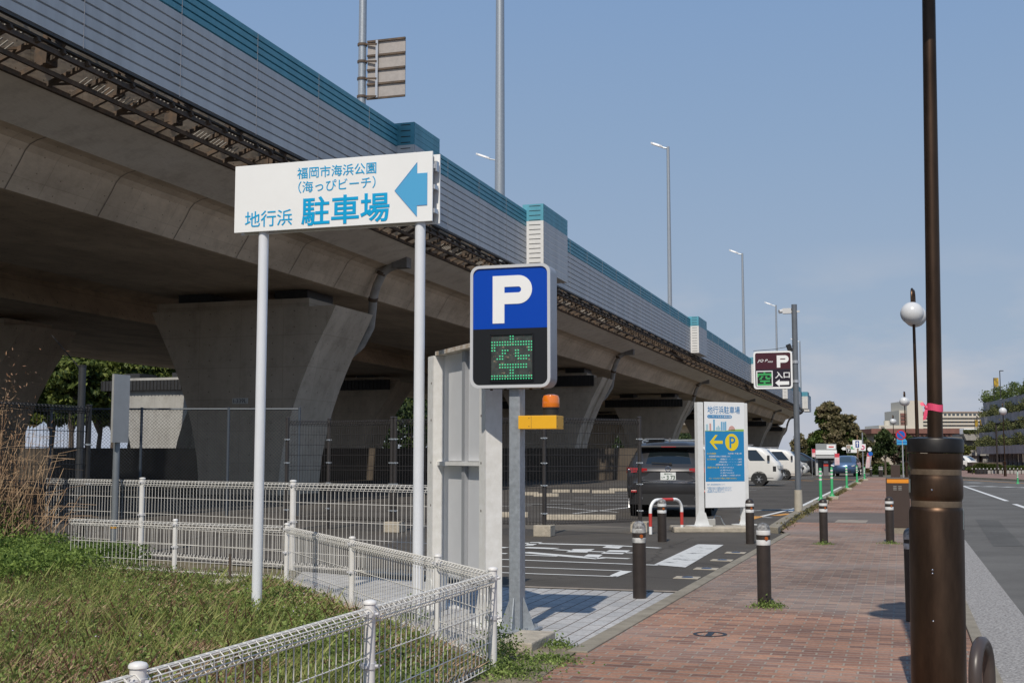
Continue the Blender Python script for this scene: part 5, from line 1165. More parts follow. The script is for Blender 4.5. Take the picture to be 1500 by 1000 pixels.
q = G(1156, 701.5); bk2.location = (q.x-2.1, q.y+1.4, 0); bk2.rotation_euler = (0, 0, R(-90))
# pale car on the far road, near the terraced building
fc = dup(wc_, tuple(atD(1399, 692, 126).xy)+(.12,), R(60), 'white car partly hidden by the foreground lamp post near the hedge')

# ============================================================ FAR END OF THE CAR PARK
p = G(1210, 696); o = (p.x, p.y, 0)
t = thing('payment_booth', 'white ticket machine booth with a flat roof at the far end of the car park', 'booth', o, R(10))
MB().bx(-.75, .75, .55, .60, .0, 2.05).build('back_wall', mat('booth_grey', (.30, .30, .31), rough=0.6, var=0.1), t)
MB().bx(-.78, -.62, -.1, .55, 0, 2.05).build('side_wall', mat('booth_light', (.45, .45, .45), rough=0.6), t); MB().bx(.60, .76, -.1, .55, 0, 2.05).build('side_wall', mat('booth_light', (.45, .45, .45)), t)
MB().bx(-.82, .82, -.5, .7, 1.62, 1.98).build('canopy', M_white, t, bevel=.02); MB().bx(-.80, .80, -.45, .68, 1.36, 1.58).build('lower_canopy', mat('booth_light', (.45, .45, .45)), t)
f_ = MB().bx(-.8, .8, -.42, -.36, 1.99, 2.5).build('roof_sign', mat('sign_grey', (.25, .27, .27), rough=0.5), t)
MB().bx(.05, .74, -.43, -.421, 2.08, 2.42).build('sign_panel', M_white, f_); MB().bx(.2, .6, -.436, -.431, 2.2, 2.3).build('sign_mark', M_redp, f_)
MB().bx(-.18, .20, .0, .45, .0, 1.15).build('ticket_machine', mat('machine_grey', (.16, .16, .17), rough=0.5), t); MB().bx(-.17, .19, -.012, -.002, .72, .95).build('machine_panel', M_redp, t); MB().bx(-.15, .17, -.012, -.002, .98, 1.13).build('machine_sign', M_white, t)
def banner(label, px, pt, pb, w_, lean, d=None):
    p = G(px, 697.5) if d is None else atD(px, 690, d); t = thing('banner_flag', label, 'banner', (p.x, p.y, 0), R(5), 'red and white banners on thin poles')
    s_ = FPX/(-p.x*math.sin(YAW)+p.y*math.cos(YAW)); z1 = 1.4+(670-pt)/s_; z0 = 1.4+(670-pb)/s_
    MB().cyl((0, 0, 0), (lean*1.1, 0, z1+.05), .016, n=6).build('pole', M_alu, t)
    b = MB(); b.loft([[(lean*(z/z1)+.02, .0, z), (lean*(z/z1)+.02+w_*.5, .03*math.sin(z*4), z), (lean*(z/z1)+w_, .02*math.cos(z*3), z)] for z in np.linspace(z0, z1-.28, 8)], closed=False); b.build('cloth', mat('banner_white', (.66, .62, .62), rough=0.8, col2=(.70, .38, .40), vscale=5), t)
    b = MB(); b.loft([[(lean*(z/z1)+.02, .0, z), (lean*(z/z1)+w_, .02, z)] for z in (z1-.28, z1)], closed=False); b.build('red_band', mat('banner_red', (.60, .06, .09), rough=0.8), t)
banner('red topped white banner standing right of the payment booth', 1223, 664, 688, .36, 0)
banner('small red and white banner left of the payment booth', 1190, 657.5, 669, .26, 0)
banner('leaning red and white banner behind the green flexible posts', 1266, 663, 685, .38, .25, 98)
# cluster of small lane signs
p = atD(1257, 690, 98); o = (p.x, p.y, 0); s_ = FPX/98
t = thing('lane_sign', 'white sign with a blue panel and white upward arrow on a rusty post', 'sign', o)
MB().cyl((0, 0, 0), (0, 0, 1.4+(670-637)/s_), .045, n=8).build('post', mat('rusty_post', (.22, .13, .07), rough=0.8, var=0.2), t)
zc = 1.4+(670-650.5)/s_; MB().bx(-.36, .34, -.08, -.05, zc-.33, zc+.33).build('panel', M_white, t); MB().bx(-.15, .13, -.085, -.0805, zc-.26, zc+.26).build('blue_panel', mat('deep_blue', (.01, .05, .25), rough=0.4), t)
MB().prism([(-.045, zc-.2), (.03, zc-.2), (.03, zc+.06), (.1, zc+.06), (-.008, zc+.22), (-.115, zc+.06), (-.045, zc+.06)], -.090, -.0855).build('arrow', M_white, t)
p = atD(1264.5, 690, 99); t = thing('lane_sign', 'small white sign with a pink arc on a grey post', 'sign', (p.x, p.y, 0))
MB().cyl((0, 0, 0), (0, 0, 3.4), .05, n=8).build('post', M_galv, t); zc = 1.4+(670-655)/s_; MB().bx(-.30, .24, -.09, -.06, zc-.27, zc+.27).build('panel', M_white, t)
b = MB(); b.tube([(.0+.13*math.cos(R(a)), -.095, zc+.13*math.sin(R(a))) for a in range(-150, 151, 30)], .045, 6); b.build('pink_arc', mat('pink_mark', (.70, .08, .22), rough=0.5), t)
p = atD(1247, 690, 101); t = thing('lane_sign', 'dark parking sign with white P beside a green panel on a short arm', 'sign', (p.x, p.y, 0))
MB().cyl((.55, .05, 0), (.55, .05, 3.0), .04, n=8).build('post', M_galv, t); zc = 1.4+(670-656.5)/s_
MB().bx(-.33, .6, -.03, 0, zc-.33, zc+.30).build('panel', M_white, t); MB().bx(-.30, .0, -.036, -.0305, zc-.30, zc+.0).build('dark_panel', M_black, t); letter_P(M_white, t, -.21, -.07, zc-.26, zc-.04, -.037, .045)
MB().bx(-.30, .0, -.036, -.0305, zc+.02, zc+.27).build('picture_panel', mat('sign_photo_brown', (.30, .15, .08), rough=0.6, col2=(.5, .45, .4), vscale=9), t); MB().bx(.03, .3, -.036, -.0305, zc-.05, zc+.2).build('green_panel', M_green, t)
b = MB(); b.prism([(-.75, zc), (-.62, zc+.12), (-.40, zc+.12), (-.40, zc-.12), (-.62, zc-.12)], -.03, 0); b.build('arrow_plate', M_white, t)
# no parking sign
p = atD(1321.5, 700, 60); t = thing('road_sign', 'round blue no parking sign with red ring and diagonal above a blue plate', 'road sign', (p.x, p.y, 0)); s_ = 30.; z = 1.4+(670-636.8)/s_
MB().cyl((.06, .04, 0), (.06, .04, z+.2), .035, n=10).build('post', M_alu, t)
MB().cyl((0, 0, z), (0, .012, z), .245, n=32).build('red_disc', mat('sign_red', (.50, .02, .03), rough=0.4), t); MB().cyl((0, -.006, z), (0, -.0005, z), .19, n=32).build('blue_disc', mat('sign_mid_blue', (.01, .12, .48), rough=0.4), t)
MB().bar((-.135, -.010, z+.135), (.135, -.010, z-.135), .006, .05).build('slash', mat('sign_red', (.50, .02, .03)), t)
zb_ = z-.48; pt_ = MB().prism([(-.20, zb_), (.30, zb_), (.30, zb_+.14), (.19, zb_+.30), (-.20, zb_+.30)], .015, .03).build('plate', mat('plate_sky_blue', (.05, .33, .62), rough=0.4), t)
MB().bx(-.18, .28, .009, .0145, zb_+.10, zb_+.14).build('plate_mark', mat('sign_mid_blue', (.01, .12, .48)), pt_)
p = atD(1275.5, 698, 96); t = thing('road_sign', 'tiny red and blue round road signs on a thin grey post', 'road sign', (p.x, p.y, 0))
MB().cyl((0, 0, 0), (0, 0, 2.2), .04, n=8).build('post', M_alu, t); MB().cyl((-.03, -.05, 2.05), (-.03, -.04, 2.05), .16, n=20).build('white_disc', M_white, t); MB().cyl((.03, -.05, 1.7), (.03, -.04, 1.7), .17, n=20).build('blue_disc', mat('sign_mid_blue', (.01, .12, .48)), t)
for k, (px, d, lab) in enumerate([(1289, 92, 'tiny dark bollard at the far end of the brick path, left of a pair'), (1292, 92, 'tiny dark bollard at the far end of the brick path, right of a pair'), (1276, 94, 'tiny dark bollard beside the far round road signs')]):
    p = atD(px, 700, d); bollard(lab, Vector((p.x, p.y, 0)), .8, .09, 0)

# ============================================================ BUILDINGS FAR OFF
def at_cam(px, d, z=0.0): p = atD(px, 680, d); return (p.x, p.y, z)
M_cream = mat('cream_wall', (.56, .52, .44), rough=0.8, var=0.05, vscale=.15); M_tan = mat('tan_wall', (.46, .41, .34), rough=0.85, var=0.12, vscale=.4)
M_win = glass('far_window', (.05, .06, .07)); M_roofr = mat('red_brown_tile', (.20, .095, .075), rough=0.8, var=0.15, vscale=1.0)
M_raw = concrete('raw_concrete', (.30, .30, .305), (.48, .48, .48), streak=(1, 1, .3)); M_rawL = concrete('raw_concrete_light', (.30, .285, .26), (.42, .40, .37), streak=(1, 1, .3))
def hz(py, d): return EYE+(670-py)*d/FPX
d = 330; k = d/FPX
t = thing('apartment_block', 'tall cream hotel block with a slab tower and long rows of balconies beyond the trees', 'building', at_cam(1321, d), YAW)
X = lambda px: (px-1321)*k
z0, zt = 0, hz(587, d)
MB().bx(X(1331), X(1354), 0, 14, 0, zt).build('tower', M_cream, t); MB().bx(X(1321), X(1330.8), 1, 14, 0, hz(601, d)).build('stair_wing', M_cream, t)
for i in range(6): MB().bx(X(1322.5), X(1330), .6, .98, hz(606+i*5.2, d)-.55, hz(606+i*5.2, d)+.15).build('balcony', M_roofr, t)
MB().bx(X(1354.2), X(1446), 3, 16, 0, hz(603.5, d)).build('wing', M_cream, t)
MB().bx(X(1345), X(1447), 2.6, 16.4, hz(603.3, d), hz(602.2, d)).build('parapet', mat('parapet_pink', (.42, .33, .29), rough=0.8), t)
for r_ in range(5):
    z = hz(606.5+r_*5.2, d)
    MB().bx(X(1345), X(1446), 1.6, 2.99, z-.95, z-.45).build('balcony_front', M_cream, t)
    for c_ in range(16):
        x = X(1347+c_*6.2); MB().bx(x, x+.72, 2.93, 2.996, z-.4, z+.18).build('window', M_win, t)
MB().bx(X(1325), X(1378), -5, 0, 0, hz(631, d)).build('podium', M_tan, t); MB().bx(X(1326), X(1374), -6, -5.002, hz(632, d)-.6, hz(629, d)).build('podium_roof', mat('dark_teal_roof', (.05, .08, .09), rough=0.4), t)
d = 235; k = d/FPX; t = thing('hall_building', 'long tan building with arched windows and a red brown scalloped roof edge behind small trees', 'building', at_cam(1280, d), YAW); X = lambda px: (px-1280)*k
MB().bx(X(1282), X(1470), 0, 18, 0, hz(635, d)).build('wall', M_tan, t); MB().bx(X(1276), X(1472), -.8, 18.4, hz(635, d)+.002, hz(628, d)).build('roof_band', M_roofr, t)
for i in range(27):
    x = X(1286+i*6.6)
    MB().prism([(x, hz(662, d)), (x+.42, hz(662, d)), (x+.42, hz(640, d)), (x+.21, hz(638, d)), (x, hz(640, d))], -.04, -.002).build('window', M_win, t)
    MB().prism([(x-.3, hz(635, d)), (x+.72, hz(635, d)), (x+.6, hz(637.5, d)), (x+.21, hz(639, d)), (x-.18, hz(637.5, d))], -.5, -.05).build('roof_scallop', M_roofr, t)
d = 300; k = d/FPX; t = thing('low_block', 'plain cream low block with a rooftop tank left of the hotel', 'building', at_cam(1290, d), YAW); X = lambda px: (px-1290)*k
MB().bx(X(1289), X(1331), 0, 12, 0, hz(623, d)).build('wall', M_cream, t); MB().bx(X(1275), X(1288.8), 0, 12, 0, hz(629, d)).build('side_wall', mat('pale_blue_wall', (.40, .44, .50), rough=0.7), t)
MB().bx(X(1265), X(1274.8), -2, 12, 0, hz(635, d)).build('annex', M_cream, t); b = MB(); b.cyl((X(1310), 5, hz(623, d)), (X(1310), 5, hz(615.5, d)), .75, n=14); b.build('tank', M_cream, t); MB().bx(X(1292), X(1297), .0-.05, -.002, hz(632, d), hz(624.5, d)).build('window', mat('shade_grey', (.22, .20, .18)), t)
# terraced concrete building with planted balconies
d = 200.0; k = d/FPX
def cw(px_, dd): p = atD(px_, 680, dd); return Vector((p.x, p.y))
t = thing('terraced_building', 'dark terraced concrete building with hedges growing along every balcony at the right edge', 'building', (*cw(1470, 195), 0.11))
org = Vector((t.location.x, t.location.y))
def plan(inset):
    a = math.cos(YAW); s_ = math.sin(YAW)
    P = [(98, 110), (86, 145), (79.5, 172)]
    pts = [(79.5-2+inset, 178)]+[]
    cx, cy, r_ = 86.9, 204, 9.5-inset
    arc = [(cx-r_*math.cos(R(q)), cy+r_*math.sin(R(q))) for q in range(-10, 81, 10)]
    base = [(60+inset*.9, 112), (71.8+inset*.9, 172)]+arc+[(110, 212-inset), (125, 150)]
    return [Vector((x*a-y*s_, x*s_+y*a))-org for x, y in base]
def slab(b, inset0, inset1, z0, z1):
    A = plan(inset0); B_ = plan(inset1); b.loft([[(p.x, p.y, z0) for p in A], [(p.x, p.y, z1) for p in B_]], caps=True)
M_hedge = leaf_mat('hedge_leaves', (.045, .07, .018), (.17, .20, .05), (.09, .125, .032), scale=.6)
M_hedge2 = leaf_mat('planter_leaves', (.055, .07, .026), (.21, .215, .085), (.12, .135, .05), scale=.5)
def leaves_box(n, pts_fn, size, m, name, parent):
    c = np.array([pts_fn() for _ in range(n)]); return leaf_cloud(c, size, m, name, parent)
def leaf_cloud(c, size, m, name, parent=None, up=0.0, asp=0.55):
    n = len(c); a = rng.normal(size=(n, 3)); a /= np.linalg.norm(a, axis=1, keepdims=True)
    r = rng.normal(size=(n, 3)); r[:, 2] += up; b_ = np.cross(a, r); b_ /= np.linalg.norm(b_, axis=1, keepdims=True)+1e-9
    s = (size*(.6+.8*rng.random(n)))[:, None]
    v = np.stack([c-a*s, c+b_*s*asp, c+a*s, c-b_*s*asp], axis=1)
    return mesh_np(name, v, 4, m, parent)
tiers = [(1.3, 10.55, 9.25), (.85, 8.15, 6.9), (.5, 5.55, 4.4), (.0, 3.25, 2.0)]
for i, (ins, za, zb__) in enumerate(tiers):
    b = MB(); slab(b, ins+.16, ins, zb__-.11, za-.11); b.build('balcony', M_raw, t)
    A = plan(ins+.35); 
    def fn():
        j = rng.integers(0, len(A)-3); u = rng.random(); p = A[j].lerp(A[j+1], u); hgt = (1.15 if i else 1.9)*(.75+.25*math.sin(p.x*1.3+p.y*.7))
        return (p.x+rng.normal()*.35, p.y+rng.normal()*.35, za-.2+rng.random()**.7*hgt)
    seg = [(A[j+1]-A[j]).length for j in range(len(A)-3)]; cum = np.cumsum(seg)/sum(seg)
    def fn2():
        j = int(np.searchsorted(cum, rng.random())); u = rng.random(); p = A[j].lerp(A[j+1], u); hgt = (1.9 if i else 2.4)*(.7+.3*math.sin(p.x*1.3+p.y*.7))
        return (p.x+rng.normal()*.35, p.y+rng.normal()*.35, za-.2+rng.random()**.7*hgt)
    leaves_box(10500 if i == 0 else 9500, fn2, .15 if i == 0 else .13, M_hedge if i == 0 else M_hedge2, 'planter_hedge', t)
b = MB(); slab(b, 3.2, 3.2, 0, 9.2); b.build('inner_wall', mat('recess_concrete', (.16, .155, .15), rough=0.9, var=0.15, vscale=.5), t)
A = plan(2.2)
for j in range(len(A)-3):
    nn = max(1, int((A[j+1]-A[j]).length/3.2))
    for u in range(nn):
        p = A[j].lerp(A[j+1], u/nn); MB().bx(p.x-.22, p.x+.22, p.y-.22, p.y+.22, 0, 9.1).build('column', M_raw, t)
A = plan(3.1)
for j in range(len(A)-3):
    nn = max(1, int((A[j+1]-A[j]).length/3.2)); ang_ = math.atan2((A[j+1]-A[j]).y, (A[j+1]-A[j]).x)
    for u in range(nn):
        for z in (.6, 4.0, 6.2):
            p = A[j].lerp(A[j+1], (u+.5)/nn); MB().bx(-min(1.1, (A[j+1]-A[j]).length*.36), min(1.1, (A[j+1]-A[j]).length*.36), -.06, .06, 0, 1.3 if z > 1 else 1.6).build('window', M_win, t, loc=(p.x, p.y, z), rz=ang_)
d = 235; k = d/FPX; t = thing('concrete_wing', 'lower concrete wing with planted parapets left of the terraced building', 'building', at_cam(1420, 222, .11), YAW); X = lambda px: (px-1420)*222/FPX; d = 222
for (xa, za, zb__, yo) in ((1413, 636.5, 645.5, 0), (1390, 660, 668, -2.5)):
    MB().prism([(X(xa), hz(za, d)), (X(1450), hz(za, d)), (X(1450), hz(zb__, d)), (X(xa)+.5, hz(zb__, d))], yo, yo+6).build('parapet', M_rawL, t)
    c = np.stack([rng.uniform(X(xa)+.3, X(1450), 2600), yo+.6+rng.normal(size=2600)*.35, hz(za, d)+rng.random(2600)*.75], 1); leaf_cloud(c, .15, M_hedge2, 'planter_hedge', t)
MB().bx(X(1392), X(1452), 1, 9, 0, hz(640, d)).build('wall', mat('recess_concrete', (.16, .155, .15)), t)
for px in (1395, 1408, 1421, 1434): MB().bx(X(px), X(px)+.9, -2, .98, 0, hz(668.2, d)).build('column', M_rawL, t)
for px in (1400, 1413, 1426): MB().bx(X(px), X(px)+.6, .9, .996, .4, 2.4).build('window', M_win, t)
# things on the roofs
def roof_lamp(px, d_, zb__, pt, label, arm):
    p = at_cam(px, d_, zb__); t = thing('roof_lamp', label, 'street lamp', p, YAW); h = hz(pt, d_)-zb__
    MB().cyl((0, 0, 0), (0, 0, h), .07, n=8).build('pole', M_dark, t); MB().bx(0, arm, -.06, .06, h-.08, h+.04).build('arm', M_dark, t); return t
roof_lamp(1469.5, 186, 10.3, 543, 'dark lamp post standing on the planted roof of the terraced building', .55)
roof_lamp(1433.3, 215, 5.4, 609, 'thin lamp post between two small yellow banners above the concrete wing', .0)
M_by = mat('banner_yellow', (.62, .40, .03), rough=0.7, col2=(.05, .045, .04), vscale=2.2)
for (px, d_, pt, pb, w_, lab) in ((1460, 187, 553.5, 567.5, .75, 'yellow and black banner on the planted roof at the right edge'), (1430, 214.6, 615, 625.5, .55, 'small yellow banner left of the thin roof lamp post'), (1437.6, 214.6, 615, 625.5, .55, 'small yellow banner right of the thin roof lamp post')):
    p = at_cam(px, d_); t = thing('roof_banner', lab, 'banner', p, YAW, 'yellow banners on the roofs')
    MB().prism([(0, hz(pb-2, d_)), (w_*.5, hz(pb, d_)), (w_, hz(pb-2, d_)), (w_, hz(pt, d_)), (0, hz(pt, d_))], -.02, .02).build('cloth', M_by, t); MB().cyl((0, 0, 5.2 if px < 1450 else 10.2), (0, 0, hz(pt, d_)), .05, n=6).build('pole', M_dark, t)
p = at_cam(1427, 226); t = thing('roof_shelter', 'long white box roof with a dark window band on top of the concrete wing', 'shelter', (p[0], p[1], hz(636, 226)), YAW)
MB().bx(-1.6, 1.6, 0, 2.5, 0, 1.05).build('body', M_white, t, bevel=.1); MB().bx(-1.45, 1.45, -.02, -.002, .45, .85).build('window', M_win, t)
# far kerb side: globe lamp, dark pole, little posts, white poles
globe_lamp('globe lamp post across the road in front of the terraced building', *at_cam(1472, 86)[:2], group=None)
p = at_cam(1461, 99, .1); t = thing('dark_pole', 'thin dark pole across the road left of the globe lamp', 'pole', p); MB().cyl((0, 0, 0), (0, 0, 3.9), .07, n=8).build('shaft', M_brown, t); MB().cyl((0, 0, 0), (0, 0, .6), .10, n=8).build('foot', M_brown, t)
t = thing('planter_fence', 'low row of small white tipped posts and rails before the hedge across the road', 'fence', at_cam(1452, 97, .11), YAW)
for i in range(15):
    x = (1424+i*5.5-1452)*97/FPX; MB().cyl((x, 0, 0), (x, 0, .40), .03, n=6).build('post', M_brown, t); MB().cyl((x, 0, .401), (x, 0, .47), .045, n=8).build('white_tip', M_refl, t)
x0 = (1424-1452)*97/FPX; x1 = (1500-1452)*97/FPX; MB().bx(x0, x1, -.015, .015, .30, .33).build('rail', M_brown, t)
tag(MB().bx(-2.0, 6, 0, .4, 0, .27).build('planter_wall', M_rawL, loc=at_cam(1468, 101, .11), rz=YAW), 'low pale planter wall under the hedge across the road', 'wall')
p = at_cam(1437, 97.5, .11); tag(MB().bx(-.4, .4, -.2, .3, 0, .42).build('dark_planter', M_dark, loc=p, rz=YAW, bevel=.03), 'dark box planter at the left end of the hedge across the road', 'planter')

# ============================================================ TREES AND PLANTS
def blob_pts(blobs, n, shell=.45):
    """points spread in ellipsoids, mostly near their skins, broken by gaps"""
    vol = np.array([b_[3]*b_[4]*b_[5] for b_ in blobs])**.67; vol /= vol.sum(); out = []
    for b_, f in zip(blobs, vol):
        m = int(n*f*1.35); u = rng.normal(size=(m, 3)); u /= np.linalg.norm(u, axis=1, keepdims=True)
        lump = 1+.16*np.sin(u[:, 0]*7+b_[0]*3)*np.sin(u[:, 1]*6+b_[1])+.14*np.sin(u[:, 2]*8+b_[2]*2)
        r_ = (1-shell*rng.random(m)**1.4)*lump
        p = np.array(b_[:3])+u*r_[:, None]*np.array(b_[3:6])
        g = np.sin(p[:, 0]*2.1+1)*np.sin(p[:, 1]*2.3)*np.sin(p[:, 2]*2.6+2)
        out.append(p[g > -.42])
    return np.concatenate(out)
M_bark = mat('bark', (.060, .045, .033), rough=0.95, col2=(.15, .115, .085), vscale=3, bump=0.8, bscale=10, stretch=(1, 1, .25))
L_green = leaf_mat('tree_leaf_green', (.022, .042, .010), (.125, .175, .042), (.062, .10, .023), scale=.7)
L_olive = leaf_mat('vine_leaf_olive', (.05, .048, .02), (.30, .245, .15), (.165, .15, .07), scale=.55)
L_dark = leaf_mat('tree_leaf_dark', (.018, .032, .012), (.09, .12, .04), (.045, .07, .022), scale=.6)
L_yel = leaf_mat('tree_leaf_yellow', (.05, .06, .012), (.20, .19, .05), (.11, .12, .028), scale=.7)
L_brn = leaf_mat('twig_brown', (.05, .038, .028), (.16, .125, .09), (.10, .08, .058), scale=.9, trans=.1)
L_pine = leaf_mat('pine_needles', (.018, .040, .010), (.19, .22, .05), (.085, .115, .026), scale=.5)
def tree(label, px, d, blobs, n, size, leaf, trunk=.2, cat='tree', name='tree', group=None, limbs=5, second=None, zbase=0.0, splay=.0):
    """blobs: (px, py, radius px horizontally, radius px vertically, depth offset in m)"""
    base = at_cam(px, d, zbase); t = thing(name, label, cat, base, YAW, group); k = d/FPX
    bl_ = [((b_[0]-px)*k, b_[4], hz(b_[1], d)-zbase, b_[2]*k, max(b_[2], b_[3])*k*.9, b_[3]*k) for b_ in blobs]
    pts = blob_pts(bl_, n); leaf_cloud(pts, size, leaf, 'crown', t)
    if second: leaf_cloud(blob_pts([((b_[0]-px)*k, b_[4], hz(b_[1], d)-zbase, b_[2]*k, b_[2]*k*.9, b_[3]*k) for b_ in second[0]], second[1]), size, second[2], 'vine_cover', t)
    if trunk:
        b = MB(); top = max(bl_, key=lambda q_: q_[2]); zt_ = top[2]
        b.tube([(0, 0, -.1), (splay*.3, 0, zt_*.25), (splay*.7+top[0]*.2, 0, zt_*.55), (top[0]*.8+splay, top[1]*.8, zt_*.9)], [trunk, trunk*.8, trunk*.6, trunk*.2], 8)
        for q_ in bl_[:limbs]: b.tube([(splay*.4, 0, zt_*.35), (q_[0]*.5, q_[1]*.5, (zt_*.4+q_[2])*.5), (q_[0], q_[1], q_[2])], [trunk*.5, trunk*.35, trunk*.12], 6)
        b.build('trunk', M_bark, t)
    return t
tree('big rounded evergreen tree overgrown with brown vines behind the payment booth', 1228, 125,
     [(1208, 668, 22, 22, 0), (1240, 672, 24, 22, 1), (1222, 640, 24, 26, 0), (1246, 652, 20, 24, 0), (1212, 610, 15, 16, 0), (1198, 652, 13, 18, 0)], 15000, .21, L_green, .45,
     second=([(1214, 603, 16, 12, -.4), (1228, 622, 24, 16, -.5), (1244, 638, 18, 16, -.5), (1254, 660, 12, 18, -.4), (1222, 640, 18, 14, -1.2)], 11000, L_olive))
tree('small tree with an olive crown and thin stem right of the lane signs', 1297, 100, [(1296, 645, 13, 14, 0), (1288, 660, 10, 9, 0), (1306, 658, 11, 9, .5), (1297, 636, 7, 6, 0)], 3600, .13, L_dark, .10, group='small trees at the far end of the path')
tree('dense dark evergreen shrub tree directly behind the no parking sign', 1336, 112, [(1333, 662, 13, 20, 0), (1338, 680, 14, 14, 0), (1330, 645, 7, 9, 0)], 4200, .15, L_dark, .12, group='small trees at the far end of the path')
tree('bare brown twiggy tree between the small trees', 1318, 120, [(1316, 662, 13, 16, 0), (1322, 650, 10, 10, 0)], 1700, .14, L_brn, .10, group='small trees at the far end of the path')
tree('shaggy dark tree right of the big vine covered tree', 1275, 118, [(1272, 660, 12, 16, 0), (1280, 676, 12, 14, 0), (1266, 676, 12, 14, 0)], 4200, .16, L_olive, .14, group='small trees at the far end of the path')
tree('low green bush row at the far end of the path', 1305, 104, [(1285, 690, 9, 9, 0), (1298, 688, 8, 10, 0), (1311, 690, 9, 9, 0), (1326, 688, 10, 10, 0)], 4600, .11, L_green, .05, cat='bush', name='bush_row')
tree('brown tan tree just beyond the bend of the expressway', 1176, 175, [(1172, 655, 13, 18, 0), (1182, 668, 12, 14, 0), (1190, 645, 6, 10, 0), (1164, 672, 12, 14, 0)], 4200, .22, L_olive, .2)
tree('dark tree under the far end of the expressway', 1150, 190, [(1150, 676, 18, 12, 0), (1128, 678, 18, 11, 0)], 3600, .22, L_dark, .2)
tree('yellow green small tree in front of the concrete wing', 1400, 150, [(1398, 656, 15, 9, 0), (1408, 660, 14, 8, 0), (1390, 664, 10, 7, 0)], 3400, .16, L_yel, .12)
t = thing('hedge', 'clipped green hedge in front of the terraced building', 'hedge', at_cam(1465, 103, .11), YAW)
c = []
for (xa, xb, top) in ((1424, 1472, 678.5), (1474, 1530, 682)):
    m = 6000; x = rng.uniform(0, 1, m); xx = (xa+(xb-xa)*x-1465)*103/FPX; H_ = (hz(top, 103)-.1)*(1-.55*np.abs(2*x-1)**5)*(.93+.07*np.sin(xx*2.3)); f = rng.random(m)
    side = rng.random(m) < .5; z = np.where(side, f*H_, H_-.12*rng.random(m)); y = np.where(side, -.0+.12*rng.random(m), f*1.6); c.append(np.stack([xx, y, z], 1))
leaf_cloud(np.concatenate(c), .12, leaf_mat('clipped_hedge', (.030, .048, .012), (.12, .15, .035), (.07, .095, .02), scale=.9), 'foliage', t)
b = MB(); b.bx((1426-1465)*103/FPX, (1470-1465)*103/FPX, .2, 1.4, 0, .9); b.build('branch_mass', M_bark, t)
# pines behind the second carriageway, with light showing between the trunks
pines = [('pine tree seen under the expressway, at the far left', 34, 116, -6), ('pine tree with a leaning trunk left of the dark utility post', 72, 119, 8), ('pine tree behind the dark utility post', 104, 114, -4), ('pine tree just right of the dark utility post', 141, 120, 10),
         ('pine tree behind the back of the grey road sign', 163, 117, 5), ('pine tree right of the grey road sign', 186, 121, 12), ('pine tree left of the pale far pier', 215, 124, 8), ('pine tree showing beside the nearest pier between the fences', 243, 126, -6), ('pine tree far behind the left leg of the direction sign', 480, 150, 4), ('pine tree glimpsed right of the nearest pier', 600, 190, 2)]
for lab, px, d_, sp in pines:
    j = random.uniform(-6, 6)
    tree(lab, px, d_, [(px-10+j, 588, 22, 16, 0), (px+16, 575, 24, 18, 1), (px-4, 558, 26, 16, -1), (px+8+j, 536, 28, 16, 0), (px-14, 606, 18, 10, .5), (px+10, 615, 15, 8, 0)], 4600, .27, L_pine, .30, name='pine_tree', group='pine trees along the shore', splay=sp*.06)
# the wood along the shore closes the view between the far piers
m = 64000; yy = rng.uniform(120, 560, m); xx = -66-rng.random(m)*9-.02*np.minimum(yy, 330)+2*np.sin(yy*.23); top = 10.5+1.6*np.sin(yy*.31)+1.2*np.sin(yy*.83+1)
o = leaf_cloud(np.stack([xx, yy, .2+rng.random(m)**.8*top], 1), .42, L_dark, 'shore_wood'); tag(o, 'dark wood along the shore closing the view between the far piers', 'woods', kind='stuff')
tag(MB().bx(-60, 40, 0, .5, 0, 2.0).build('low_wall', mat('shaded_wall', (.07, .055, .042), rough=0.9, col2=(.12, .095, .07), vscale=.8), loc=at_cam(150, 78), rz=YAW), 'long low brown wall behind the car park under the expressway', 'wall')  # shade under the decks is put into the wall's dark brown
p = atD(113, 780, 26); t = thing('utility_post', 'thick dark post with a stay wire behind the black fence', 'post', (p.x, p.y, 0)); h = hz(537, 26)
MB().cyl((0, 0, 0), (0, 0, h), .075, n=14).build('shaft', mat('post_dark_grey', (.035, .037, .04), rough=0.5, var=0.1), t); b = MB(); b.tube([(0, 0, h-.1), (-1.2, .5, h+.75)], .012, 5); b.build('stay_wire', M_rubber, t); MB().cyl((0, 0, h), (0, 0, h+.03), .085, n=12).build('cap', M_dark, t)

# ---- turf: short weeds, grass blades, dead stalks
poly = [(-2.66, 3.4), (-2.66, 7.8), (-6.55, 12.36), (-10.2, 13.1), (-13.5, 15.2), (-15.5, 12.0), (-9.0, 4.0)]
def inside(x, y):
    r_ = np.zeros(len(x), bool); j = len(poly)-1
    for i in range(len(poly)):
        xi, yi = poly[i]; xj, yj = poly[j]; c_ = ((yi > y) != (yj > y)) & (x < (xj-xi)*(y-yi)/(yj-yi)+xi); r_ ^= c_; j = i
    return r_
def scatter(n, cond=None):
    out = []; tot = 0
    while tot < n:
        x = rng.uniform(-15.5, -2.66, n*2); y = rng.uniform(3.4, 15.2, n*2); dcam = -x*math.sin(YAW)+y*math.cos(YAW); lat = x*math.cos(YAW)+y*math.sin(YAW)
        ok = inside(x, y) & (np.abs(lat) < dcam*.47) & (rng.random(n*2) < np.clip((9.0/dcam)**1.3, 0, 1))
        if cond is not None: ok &= cond(x, y)
        out.append(np.stack([x[ok], y[ok]], 1)); tot += ok.sum()
    return np.concatenate(out)[:n]
def fbm(x, y, s): return (np.sin(x*s+1.3)*np.sin(y*s*1.1+.4)+.6*np.sin(x*s*2.3+y*s*1.7)+.4*np.sin(x*s*4.1-y*s*3.3+2))/2
